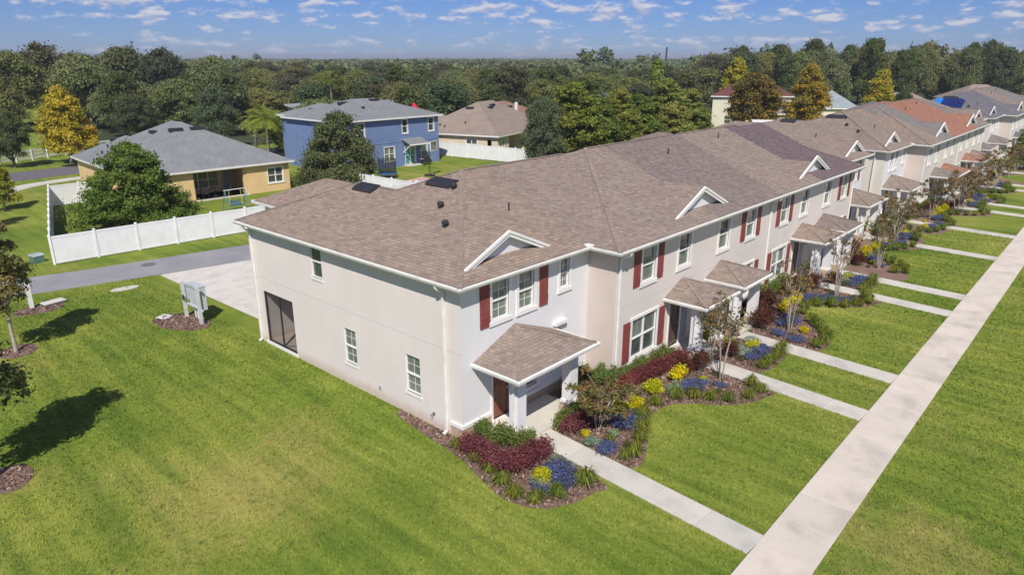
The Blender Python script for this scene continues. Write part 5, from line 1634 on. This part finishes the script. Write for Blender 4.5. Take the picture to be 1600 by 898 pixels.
def wood_label(k, D, lat):
    look = {'oakA': 'mid-green oak', 'oakB': 'dark green tree', 'oakC': 'broad low oak', 'oakD': 'yellowish green tree', 'oakE': 'pale-limbed oak'}[k]
    where = 'at far left'
    for lim, wd in ((-.77, 'at far left'), (-.71, 'above the rail fence'), (-.66, 'left of the golden tree'), (-.54, 'behind the golden tree'), (-.45, 'left of the tan house peak'), (-.36, 'right of the tan house peak'), (-.27, 'left of the blue house'),
                    (-.18, 'above the blue house'), (-.10, 'above the blue roof end'), (0.0, 'above the brown roof'), (.07, 'above the dark hedge tree'), (.13, 'above the bright hedge'), (.19, 'left of the pointed green tree'),
                    (.25, 'right of the pointed green tree'), (.33, 'above the maroon roof'), (.40, 'behind the orange tree'), (.48, 'right of the orange tree'), (.56, 'right of the yellow-green tree'),
                    (.64, 'above the orange roof patch'), (.72, 'above the blue tarpaulin'), (9, 'at far right')):
        if lat < lim: where = wd; break
    rank = 'deepest in the woodland'
    for lim, wd in ((106, 'at the front edge of the woodland'), (114, 'just inside the woodland edge'), (122, 'in the second rank of trees'), (130, 'in the third rank of trees'), (138, 'before the middle of the woodland'),
                    (147, 'midway back in the woodland'), (156, 'past the middle of the woodland'), (166, 'far back in the woodland'), (177, 'very far back in the woodland'), (190, 'deep in the woodland'), (205, 'very deep in the woodland')):
        if D < lim: rank = wd; break
    return f'{look} {where}, {rank}'
nind = 0
overflow = []
for D, lat, p in cand:
    k = rw.choice(kinds)
    s = rw.uniform(.85, 1.15); z = wood_scale(D, lat) * rw.uniform(.82, 1.10)
    if nind < 262:
        plant_tree(k, 'oak_tree', wood_label(k, D, lat), p.x, p.y, s, z, 'oaks in the woodland beyond the houses'); nind += 1
    else: overflow.append((p.x, p.y, 5 * s, 9.8 * z))
def far_wood(name, pts, nleaf, size, cols, rng):
    Vs, Ts = [], []
    for x, y, r_, h in pts:
        cl = [(x + rng.normal() * r_ * .45, y + rng.normal() * r_ * .45, h * (.35 + .55 * rng.random()), r_ * .55, r_ * .55, h * .22) for _ in range(7)]
        V, T_ = leaf_cloud(cl, nleaf, size, cols, rng, .4)
        Vs.append(V); Ts.append(T_)
    me = quads_mesh(name, np.concatenate(Vs), 'leaf', np.concatenate(Ts))
    return tag(link(bpy.data.objects.new(name, me)), kind='stuff')
far = list(overflow)
for _ in range(1500):
    D = 255 * (1 + 9 * rw.random() ** 1.6); lat = rw.uniform(-.84, .92)
    p = polar(D, lat); g_ = 1 + D / 700
    h = 10.2 * wood_scale(D, lat) ** (.8 if D < 500 else .2) * rw.uniform(.8, 1.12)
    far.append((p.x, p.y, 5.5 * g_, min(h, 13.5)))
for D, lat, h in ((300, .115, 15.5), (303, .125, 14.5), (300, .105, 14), (420, .2, 14), (420, .18, 13.5), (700, -.35, 15), (700, -.38, 14)):
    p = polar(D, lat); far.append((p.x, p.y, 4, h))
rngf = np.random.default_rng(77)
far_wood('far_woodland', [f for f in far], 260, 1.05, OAK + DARK, rngf)
tw = thing('lattice_tower', 'thin dark lattice mast on the far horizon above the tree line', 'mast', (517.4, 291.9, 0))
for a, b_ in ((-.8, -.8), (.8, -.8), (.8, .8), (-.8, .8)): MB().bar((a, b_, 0), (a * .4, b_ * .4, 20.5), .25).build('leg', 'dark_frame', tw)
tw2 = MB()
for k in range(12): 
    z_ = 1.7 * k; q = .8 - .48 * k / 12
    tw2.bar((-q, -q, z_), (q, -q, z_ + 1.7), .15); tw2.bar((-q, q, z_), (q, q, z_ + 1.7), .15); tw2.bar((-q, -q, z_), (-q, q, z_ + 1.7), .15)
tw2.build('bracing', 'dark_frame', tw, kind='stuff')
for (D, lat, h) in ((92, -.63, 1.0),):
    pass

# ------------------------------------------------------------------ garden plants
PLANT = {}
def plant_mesh(key, fn): PLANT[key] = fn
RED = [(.185, .058, .064), (.24, .080, .085), (.135, .042, .05), (.31, .12, .115)]
REDB = [(.115, .042, .034), (.15, .055, .042), (.09, .04, .03), (.18, .085, .05)]
GRN = [(.135, .20, .045), (.185, .25, .06), (.10, .155, .04), (.25, .30, .09)]
LEM = [(.62, .58, .012), (.72, .66, .02), (.48, .50, .015), (.56, .47, .01)]
TUF = [(.13, .18, .022), (.17, .22, .03), (.10, .14, .02), (.25, .26, .05)]
BLU = [(.095, .11, .29), (.13, .15, .36), (.08, .10, .22), (.15, .16, .34), (.10, .13, .12)]
SIL = [(.28, .36, .26), (.36, .42, .31), (.22, .30, .22)]
MYR = [(.19, .175, .06), (.25, .20, .085), (.15, .15, .055), (.30, .17, .085)]
def shrub_mesh(name, rx, ry, h, n, size, cols, seed, mat='leaf', ncl=9, up=.3):
    rng = np.random.default_rng(seed)
    cl = []
    for _ in range(ncl):
        a = rng.random() * 6.283; q = math.sqrt(rng.random()) * .62
        cl.append((rx * q * math.cos(a), ry * q * math.sin(a), h * (.30 + .38 * rng.random()), rx * .48, ry * .48, h * .34))
    V, T_ = leaf_cloud(cl, n, size, cols, rng, up, shell=.45)
    V[:, :, 2] = np.maximum(V[:, :, 2], .02)
    return quads_mesh(name, V, mat, T_)
def tuft_mesh(seed, r=.34, h=.36, n=110):
    rng = np.random.default_rng(seed)
    V, T_ = [], []
    for _ in range(n):
        a = rng.random() * 6.283; L2 = r * (.6 + .6 * rng.random()); hh = h * (.55 + .6 * rng.random())
        o = np.array([rng.normal() * .05, rng.normal() * .05, 0]); d = np.array([math.cos(a), math.sin(a), 0]); s_ = np.array([-d[1], d[0], 0]) * .011
        p1 = o + d * L2 * .4 + np.array([0, 0, hh]); p2 = o + d * L2 + np.array([0, 0, hh * .55])
        c = np.array(TUF[rng.integers(4)]) * (.75 + .5 * rng.random())
        V.append([o - s_, o + s_, p1 + s_, p1 - s_]); T_.append(c)
        V.append([p1 - s_, p1 + s_, p2 + s_ * .2, p2 - s_ * .2]); T_.append(c * 1.1)
    return quads_mesh('blades', np.array(V), 'leaf', np.clip(np.array(T_), 0, 1))
M_TUFT = [tuft_mesh(i) for i in range(4)]
M_GRN = [shrub_mesh('foliage', .42, .42, .95, 1900, .034, GRN, 60 + i) for i in range(3)]
M_RED = [shrub_mesh('foliage', .55, .5, .75, 2300, .034, RED, 70 + i) for i in range(3)]
M_REDB = [shrub_mesh('foliage', .6, .55, 1.0, 2400, .037, REDB, 80 + i) for i in range(2)]
M_LEM = [shrub_mesh('foliage', .36, .36, .55, 1500, .036, LEM, 90 + i) for i in range(3)]
M_BLU = [shrub_mesh('flowers', .55, .45, .32, 2000, .024, BLU + [(.10, .16, .06)], 100 + i, 'petal', 14) for i in range(3)]
M_SIL = [shrub_mesh('foliage', .38, .34, .30, 900, .032, SIL, 110 + i, 'leaf', 8) for i in range(2)]
stem_mb = MB()
for a in range(5): stem_mb.tube([(0, 0, -.05), (.12 * math.cos(a * 1.26), .12 * math.sin(a * 1.26), .25), (.22 * math.cos(a * 1.26), .22 * math.sin(a * 1.26), .5)], [.014, .011, .006], 5, cap=False)
M_STEM = stem_mb.mesh('stem', 'bark')
def put(name, label, cat, mesh, part, x, y, s=1.0, sz=None, group=None, stem=True):
    o = thing(name, label, cat, (x, y, .03), random.uniform(0, 6.28), group)
    o.scale = (s, s, sz or s)
    link(bpy.data.objects.new(part, mesh), o)
    if stem: link(bpy.data.objects.new('stem', M_STEM), o)
    return o
def hedge(label, path, w, h, cols, seed, group=None, name='hedge', dens=3600, dx=0.0):
    """continuous clipped hedge along a path"""
    rng = np.random.default_rng(seed)
    P = [Vector((p[0], p[1])) for p in path]
    L2 = sum((P[i + 1] - P[i]).length for i in range(len(P) - 1))
    cl = []
    n = max(3, int(L2 / .22))
    for k in range(n + 1):
        d_ = L2 * k / n
        for i in range(len(P) - 1):
            sg = (P[i + 1] - P[i]).length
            if d_ <= sg or i == len(P) - 2:
                q = P[i].lerp(P[i + 1], min(1, d_ / sg)); break
            d_ -= sg
        cl.append((q.x - P[0].x + rng.normal() * .04, q.y - P[0].y + rng.normal() * .04, h * .5, w * (.9 + .2 * rng.random()), w * (.9 + .2 * rng.random()), h * (.44 + .1 * rng.random())))
    V, T_ = leaf_cloud(cl, int(dens * L2), .033, cols, rng, .4, shell=.5, ragged=.2)
    V[:, :, 2] = np.maximum(V[:, :, 2], .02)
    o = thing(name, label, 'hedge', (P[0].x, P[0].y, .03), 0, group)
    link(bpy.data.objects.new('foliage', quads_mesh('foliage', V, 'leaf', T_)), o)
    mb = MB()
    for c in cl[::2]: mb.tube([(c[0], c[1], -.05), (c[0] + .02, c[1], h * .6)], [.02, .008], 5, cap=False)
    mb.build('stem', 'bark', o, kind='stuff')
    return o
def myrtle(seed, h=3.0, leaves=700, spread=.8, low=.6):
    """crape myrtle: several bare pale stems, thin leafy tips"""
    rng = np.random.default_rng(seed)
    mb = MB(); tips = []
    for k in range(5):
        a = 2 * math.pi * (k + rng.random() * .6) / 5
        p0 = (.05 * math.cos(a), .05 * math.sin(a), -.05); lean = spread * (.25 + .3 * rng.random())
        p1 = (lean * .5 * math.cos(a), lean * .5 * math.sin(a), h * .35); p2 = (lean * math.cos(a), lean * math.sin(a), h * .62)
        mb.tube([p0, p1, p2], [.026, .020, .012], 6, cap=False)
        for j in range(5):
            b_ = a + rng.normal() * .9; q = spread * (.5 + .6 * rng.random())
            s0 = np.array(p1) + (np.array(p2) - np.array(p1)) * (.4 + .6 * rng.random())
            e = (q * math.cos(b_), q * math.sin(b_), h * (low + (1.02 - low) * rng.random()))
            mb.tube([tuple(s0), tuple((np.array(s0) + np.array(e)) / 2 + np.array([0, 0, .12])), e], [.013, .009, .004], 4, cap=False)
            tips.append((*e, .22, .22, .2)); tips.append((*((np.array(s0) + np.array(e)) / 2), .16, .16, .16))
    V, T_ = leaf_cloud(tips, leaves, .055, MYR, rng, .3, shell=.1)
    return quads_mesh('crown', V, 'leaf', T_), mb.mesh('trunk', 'pale_bark', True)
M_MYR = [myrtle(200 + i, 3.0 + .25 * i, (800, 1100, 500)[i]) for i in range(3)]
M_MYL = myrtle(210, 1.8, 3000, 1.0, .35)
M_MYF = [myrtle(220 + i, 3.0, 2300, 1.15, .45) for i in range(2)]
def put_myrtle(label, x, y, m, s=1.0, group='crape myrtles in the front beds'):
    o = thing('crape_myrtle', label, 'small tree', (x, y, .02), random.uniform(0, 6.28), group)
    o.scale = (s, s, s)
    link(bpy.data.objects.new('crown', m[0]), o); link(bpy.data.objects.new('trunk', m[1]), o)
ORD = ['first', 'second', 'third', 'fourth', 'fifth', 'sixth', 'seventh', 'eighth', 'ninth', 'tenth', 'eleventh', 'twelfth', 'thirteenth', 'fourteenth', 'fifteenth', 'sixteenth']
SPEC = {'tuft': ('border_grass', 'clump of strappy border grass', 'grass clump', M_TUFT, 'blades', False, 'border grass clumps edging the beds'),
        'green': ('green_shrub', 'upright light green shrub', 'shrub', M_GRN, 'foliage', True, 'light green shrubs in the beds'),
        'red': ('maroon_shrub', 'low maroon-leaved shrub', 'shrub', M_RED, 'foliage', True, 'maroon shrubs in the beds'),
        'redb': ('maroon_shrub', 'tall brownish maroon shrub', 'shrub', M_REDB, 'foliage', True, 'maroon shrubs in the beds'),
        'lemon': ('yellow_shrub', 'bright lemon yellow shrub', 'shrub', M_LEM, 'foliage', True, 'yellow shrubs in the beds'),
        'blue': ('blue_flower_patch', 'patch of blue-violet flowers', 'flowers', M_BLU, 'flowers', False, 'blue flower patches in the beds'),
        'silver': ('silver_plant', 'low silvery green plant', 'plant', M_SIL, 'foliage', False, 'silvery plants in the beds')}
LOWC = [(.12, .14, .05), (.16, .15, .06), (.09, .12, .045), (.20, .17, .07), (.14, .10, .05)]
M_LOW = [shrub_mesh('foliage', .30, .28, .28, 420, .034, LOWC, 120 + i, 'leaf', 7) for i in range(3)]
SPEC['low'] = ('ground_cover_plant', 'dull green creeping plant', 'plant', M_LOW, 'foliage', False, 'low ground cover plants in the beds')
rp_ = random.Random(9)
def plant_bed(where, items, dx=0.0, dy=0.0, mirror=None, sxx=1.0):
    """items: {kind: [(x, y[, scale])]}; the label counts plants of a kind outwards along the row"""
    for kind, pts in items.items():
        nm, lab, cat, meshes, part, stem, grp = SPEC[kind]
        pp = []
        for p in pts:
            x = (mirror - p[0] if mirror is not None else p[0]) * sxx + dx
            pp.append((x, p[1] + dy, p[2] if len(p) > 2 else 1.0))
        pp.sort()
        for i, (x, y, s) in enumerate(pp):
            if len(pp) == 1: lb = f'{lab} {where}'
            elif i == 0: lb = f'nearest {lab} {where}'
            elif i == len(pp) - 1: lb = f'farthest {lab} {where}'
            else: lb = f'{ORD[i]} nearest {lab} {where}'
            put(nm, lb, cat, rp_.choice(meshes), part, x, y, s * rp_.uniform(.92, 1.08), group=grp, stem=stem)
itA = {'green': [(.42, -.52, .9), (.34, -1.45, 1.1), (.95, -1.95, .95)],
       'tuft': [(-.49, -.22), (-.62, -1.22), (-.78, -1.94, .95), (-1.01, -2.65, 1.1), (-1.2, -3.34), (-.98, -3.96, .95), (-.36, -4.27, 1.15), (.67, -4.45, 1.35)],
       'blue': [(.45, -3.75, 1.25), (.75, -3.45, .9), (.15, -4.0, .8), (-.49, -3.72, .75)], 'lemon': [(-.06, -3.49, .85)], 'silver': [(.93, -3.15, .9), (-.28, -3.5, .9)]}
itB = {'green': [(6.12, -.4), (6.29, -.91, .9), (6.36, -1.3), (7.09, -1.55, .8), (7.6, -1.6, .75), (8.2, -1.58, .8), (8.8, -1.6, .75), (9.5, -1.65, .8), (10.2, -1.75, .8), (5.2, -.6, .9)],
       'red': [(5.45, -1.0, .8)], 'redb': [(10.0, -3.3, .9), (9.6, -2.9, .8)],
       'lemon': [(5.0, -2.97, 1.0), (5.65, -3.05, .9), (7.0, -2.98, 1.2), (8.62, -3.1, 1.25), (2.85, -2.85, .5), (9.2, -3.9, .6)],
       'blue': [(4.45, -3.5, 1.2), (4.2, -3.2, .7), (5.35, -3.3, .6), (2.6, -3.9, .9), (8.3, -3.75, 1.1), (8.9, -3.85, .9), (9.35, -4.5, .6)],
       'silver': [(8.05, -3.35, 1.1), (7.7, -3.5, .9), (2.55, -3.35, .9), (3.5, -3.55, .7)],
       'tuft': [(3.13, -3.65, .7), (3.0, -4.7, 1.2), (3.86, -4.38, 1.1), (4.46, -4.05, 1.2), (4.95, -3.75, 1.2), (5.4, -3.57, 1.15), (6.34, -3.45, 1.1), (7.28, -3.75, 1.2), (7.75, -4.2, 1.1), (8.0, -4.75, 1.1), (8.4, -5.3, 1.1), (9.1, -5.75), (2.62, -4.6, .8), (9.9, -5.9, 1.1), (10.2, -5.4, 1.2)]}
itC = {'lemon': [(13.35, -4.0, .9)], 'blue': [(13.4, -4.45, 1.2), (12.6, -4.4, .9), (13.0, -4.75, .7)], 'silver': [(12.75, -3.75, 1.3), (14.1, -3.7, 1.1)], 'redb': [(12.1, -3.5, .8)],
       'tuft': [(14.2, -4.95, 1.2), (13.8, -5.05, 1.1), (13.3, -5.1, 1.2), (12.6, -5.1, 1.2), (12.0, -5.05, 1.1)]}
itD = {'green': [(19.4, -1.9, 1.2), (20.2, -1.7), (21.2, -1.7, 1.1), (22.3, -1.8, 1.1), (18.2, -1.7, .9)],
       'redb': [(19.0, -2.2, 1.1), (18.3, -2.6, 1.15), (17.5, -2.4), (16.2, -3.3, 1.1), (22.9, -2.6), (23.7, -3.0)],
       'lemon': [(19.1, -3.1, 1.15), (19.9, -3.0, 1.0), (21.1, -2.9, 1.1), (20.6, -3.15, .9), (17.0, -4.9, .6)],
       'blue': [(17.95, -4.0, 1.1), (17.3, -3.8, .9), (15.75, -5.0, .9), (15.9, -4.2, .8), (21.9, -3.5, 1.1), (22.2, -4.2, 1.2), (22.4, -4.9, 1.1), (23.0, -5.2, .8), (21.3, -3.3, .8)],
       'tuft': [(20.4, -3.75, 1.1), (21.1, -4.0, 1.2), (21.5, -4.6, 1.2), (21.9, -5.2, 1.2), (22.5, -5.6, 1.2), (23.3, -5.9, 1.3), (18.5, -4.75, 1.1), (18.0, -5.2, 1.2), (17.5, -5.6, 1.2), (17.0, -5.95, 1.2), (16.3, -6.05, 1.2), (15.7, -5.9, 1.1), (23.9, -5.5, 1.4), (19.5, -3.95, 1.1)]}
def fill(it, poly_key, n, seed, kinds_=('low',)):
    rf_ = random.Random(seed)
    poly = BEDS[poly_key]; xs = [p[0] for p in poly]; ys = [p[1] for p in poly]
    allp = [(p[0], p[1]) for v in it.values() for p in v]
    got = []
    for _ in range(3000):
        if len(got) >= n: break
        x, y = rf_.uniform(min(xs), max(xs)), rf_.uniform(min(ys), max(ys))
        if not inside(poly, np.array([x]), np.array([y]))[0] or y > -1.9: continue
        if any((x - a) ** 2 + (y - b_) ** 2 < .42 ** 2 for a, b_ in allp + got): continue
        if not inside(poly, np.array([x + .3, x - .3, x]), np.array([y, y, y - .3])).all(): continue
        got.append((x, y))
    it['low'] = [(x, y, rf_.uniform(.6, 1.05)) for x, y in got]
def inside(poly, X_, Y_):
    x, y = np.array([p[0] for p in poly]), np.array([p[1] for p in poly])
    c = np.zeros(len(X_), bool); j = len(x) - 1
    for i in range(len(x)):
        m_ = ((y[i] > Y_) != (y[j] > Y_)) & (X_ < (x[j] - x[i]) * (Y_ - y[i]) / (y[j] - y[i] + 1e-12) + x[i])
        c ^= m_; j = i
    return c
fill(itB, 1, 9, 1); fill(itD, 3, 12, 2); fill(itC, 2, 3, 3)
plant_bed('in the bed at the near house corner', itA)
plant_bed('in the curved bed by the first walk', itB)
plant_bed('between the second and third walks', itC)
plant_bed('in the bed before the middle of the row', itD)
plant_bed('between the fourth and fifth walks', itC, dx=13.25)
plant_bed("in the nearest row's far curved bed", itB, mirror=40.2)
plant_bed("in the nearest row's end bed", itA, mirror=39.9)
itX = lambda it, keep: {k: v for k, v in it.items() if k in keep}
K2 = ('green', 'redb', 'red', 'lemon', 'blue', 'tuft')
plant_bed("at the second row's near corner", itX(itA, K2), dx=43.4, dy=-.6, sxx=.955)
plant_bed("in the second row's first curved bed", itX(itB, K2), dx=43.3, dy=-.6, sxx=.955)
plant_bed("in the second row's first narrow bed", itX(itC, K2), dx=43.3, dy=-.6, sxx=.955)
plant_bed("in the second row's middle bed", itX(itD, K2), dx=43.3, dy=-.6, sxx=.955)
plant_bed("in the second row's far narrow bed", itX(itC, ('lemon', 'blue', 'tuft')), dx=56.0, dy=-.6, sxx=.955)
plant_bed("in the second row's last bed", itX(itB, ('green', 'redb', 'lemon')), dx=43.3, dy=-.6, mirror=40.2, sxx=.955)
hedge('maroon V-shaped hedge in front of the first porch', [(-.42, -.62), (-.45, -1.6), (-.48, -2.35), (-.2, -2.55), (.4, -2.6), (1.05, -2.6)], .36, .72, RED, 301)
hedge('low light green hedge along the first porch floor', [(2.75, -1.9), (3.55, -1.85), (4.5, -1.75)], .24, .55, GRN, 302)
hedge('dark maroon hedge right of the first walk', [(2.7, -2.35), (3.2, -2.4), (3.9, -2.45)], .34, .62, RED, 303)
hedge('long maroon hedge under the first ground-floor window', [(6.5, -2.0), (7.3, -2.1), (8.3, -2.18), (9.3, -2.3), (10.2, -2.4)], .30, .68, RED, 304)
hedge('brownish maroon hedge under the window before the middle of the row', [(17.1, -1.9), (18.0, -2.1), (19.0, -2.0)], .34, .8, REDB, 305)
hedge('maroon hedge under the window past the downspout', [(21.6, -2.2), (22.6, -2.2), (23.6, -2.3)], .36, .85, REDB, 306)
hedge('maroon hedge under the last ground-floor windows of the row', [(30.8, -2.2), (32.0, -2.2), (33.4, -2.1)], .36, .85, REDB, 307)
for i, x in enumerate((49.6, 59.6, 64.0, 73.2)):
    hedge(f'maroon hedge {["at the near", "left of the middle", "right of the middle", "at the far"][i]} windows of the second row', [(x, -2.8), (x + 1.4, -2.8), (x + 2.8, -2.8)], .4, .9, REDB, 310 + i, 'maroon hedges before the second row', dens=700)
put_myrtle('bushy low crape myrtle right of the first walk', 3.49, -2.94, M_MYL)
for i, (x, y) in enumerate(((10.0, -4.23), (16.74, -4.33), (23.41, -4.25), (30.3, -4.45), (38.9, -3.2))):
    put_myrtle(['bare-stemmed crape myrtle left of the second walk', 'bare-stemmed crape myrtle right of the third walk', 'bare-stemmed crape myrtle left of the fourth walk', 'many-stemmed crape myrtle right of the fifth walk', 'tall crape myrtle past the last walk of the nearest row'][i], x, y, M_MYR[i % 3] if i < 4 else M_MYF[0])
    if i == 0: put_myrtle('sparse crape myrtle against the second porch columns', 10.9, -3.35, M_MYR[1], .9)
for i, (x, y) in enumerate(((42.0, -2.4), (47.2, -3.6), (51.0, -4.6), (54.0, -4.6), (60.0, -4.4), (66.0, -5.0), (70.5, -4.6), (76.0, -4.8), (81, -4.8), (86, -5.4))):
    put_myrtle(f'leafy crape myrtle, {ORD[i]} counted outwards along the second row', x, y, M_MYF[i % 2], 1.0 + .08 * (i % 3))
plant_tree('bright', 'garden_tree', 'dense green tree before the far end of the second row', 83.5, -5.2, .55, .62)

# loose bark chips on the beds and rings
def inside(poly, X_, Y_):
    x, y = np.array([p[0] for p in poly]), np.array([p[1] for p in poly])
    c = np.zeros(len(X_), bool); j = len(x) - 1
    for i in range(len(x)):
        m_ = ((y[i] > Y_) != (y[j] > Y_)) & (X_ < (x[j] - x[i]) * (Y_ - y[i]) / (y[j] - y[i] + 1e-12) + x[i])
        c ^= m_; j = i
    return c
def chips():
    rng = np.random.default_rng(8)
    P = []
    for poly in list(BEDS.values())[:5] + RINGS:
        xs, ys = [p[0] for p in poly], [p[1] for p in poly]
        A_ = (max(xs) - min(xs)) * (max(ys) - min(ys))
        n = int(A_ * 170)
        X_, Y_ = rng.uniform(min(xs), max(xs), n), rng.uniform(min(ys), max(ys), n)
        k = inside(poly, X_, Y_)
        P.append(np.stack([X_[k], Y_[k]], 1))
    P = np.concatenate(P); n = len(P)
    pos = np.concatenate([P, .045 + .02 * rng.random((n, 1))], 1)
    nr = rng.normal(size=(n, 3)) * .45; nr[:, 2] += 1; nr /= np.linalg.norm(nr, axis=1, keepdims=True)
    t_ = np.cross(nr, unit(n, rng)); t_ /= np.linalg.norm(t_, axis=1, keepdims=True); b_ = np.cross(nr, t_)
    s_ = (.03 + .035 * rng.random(n))[:, None]
    V = np.stack([pos - t_ * s_ - b_ * s_ * .35, pos + t_ * s_ - b_ * s_ * .3, pos + t_ * s_ + b_ * s_ * .35, pos - t_ * s_ + b_ * s_ * .3], 1)
    cols = np.array([(.10, .06, .045), (.17, .10, .08), (.26, .17, .13), (.40, .30, .25), (.06, .04, .03)])
    T_ = cols[rng.integers(0, 5, n)] * (.8 + .4 * rng.random((n, 1)))
    tag(link(bpy.data.objects.new('bark_chips', quads_mesh('bark_chips', V, 'chip', T_))), kind='stuff')
chips()

# mown grass: real blades over the lawns in front
def grass():
    rng = np.random.default_rng(12)
    n = 330000
    X_, Y_ = rng.uniform(-17, 46, n), rng.uniform(-17, 27, n)
    dist = np.hypot(X_ - CAM.x, Y_ - CAM.y)
    keep = rng.random(n) < np.clip(1.25 - dist / 55, .10, 1)
    d_ = np.stack([X_ - CAM.x, Y_ - CAM.y], 1); fw_ = d_ @ np.array(FH); lt_ = d_ @ np.array(RT)
    keep &= (np.abs(lt_) < fw_ * .86 + 3)
    keep &= ~((X_ > -.03) & (X_ < 41) & (Y_ > -1.3) & (Y_ < 26))
    keep &= ~((Y_ > -10.835) & (Y_ < -9.385))
    ya = np.interp(X_, [a for a, _ in alley_n], [b_ for _, b_ in alley_n])
    keep &= Y_ < ya - .05
    for xt, xb, yt in WALKS:
        c = xb + (xt - xb) * (Y_ + 9.37) / (yt + 9.37)
        keep &= ~((np.abs(X_ - c) < .465) & (Y_ < yt + .2) & (Y_ > -9.4))
    for poly in list(BEDS.values())[:8] + RINGS: keep &= ~inside(poly, X_, Y_)
    X_, Y_, dist = X_[keep], Y_[keep], dist[keep]
    n = len(X_)
    m_ = 3
    X_, Y_ = np.repeat(X_, m_), np.repeat(Y_, m_); dist = np.repeat(dist, m_)
    N_ = n * m_
    a = rng.random(N_) * 6.283; L2 = .035 + .05 * rng.random(N_); w = .006 + .0004 * dist
    bx, by = X_ + rng.normal(size=N_) * .03, Y_ + rng.normal(size=N_) * .03
    tip = np.stack([bx + np.cos(a) * L2 * .7, by + np.sin(a) * L2 * .7, .01 + L2 * (.5 + .5 * rng.random(N_))], 1)
    s_ = np.stack([-np.sin(a) * w, np.cos(a) * w, np.zeros(N_)], 1)
    base = np.stack([bx, by, np.zeros(N_)], 1)
    V = np.stack([base - s_, base + s_, tip], 1)
    T_ = np.repeat((.78 + .62 * rng.random((N_, 1))), 3, 1)
    tag(link(bpy.data.objects.new('grass', quads_mesh('grass', V, 'grass_blades', T_, 3))), kind='stuff')
grass()

# ------------------------------------------------------------------ air
hm = bpy.data.materials.new('haze'); hm.use_nodes = True; MATS['haze'] = hm
ht = hm.node_tree; ht.nodes.clear()
ho = N(ht, 'ShaderNodeOutputMaterial'); hv = N(ht, 'ShaderNodeVolumePrincipled')
hv.inputs['Color'].default_value = (.86, .92, 1.0, 1.0)
hv.inputs['Density'].default_value = 0.00032
hv.inputs['Anisotropy'].default_value = 0.2
ht.links.new(hv.outputs[0], ho.inputs['Volume'])
MB().box(-310, 6010, -6010, 6010, -1.0, 26.0).build('haze', 'haze', kind='stuff')
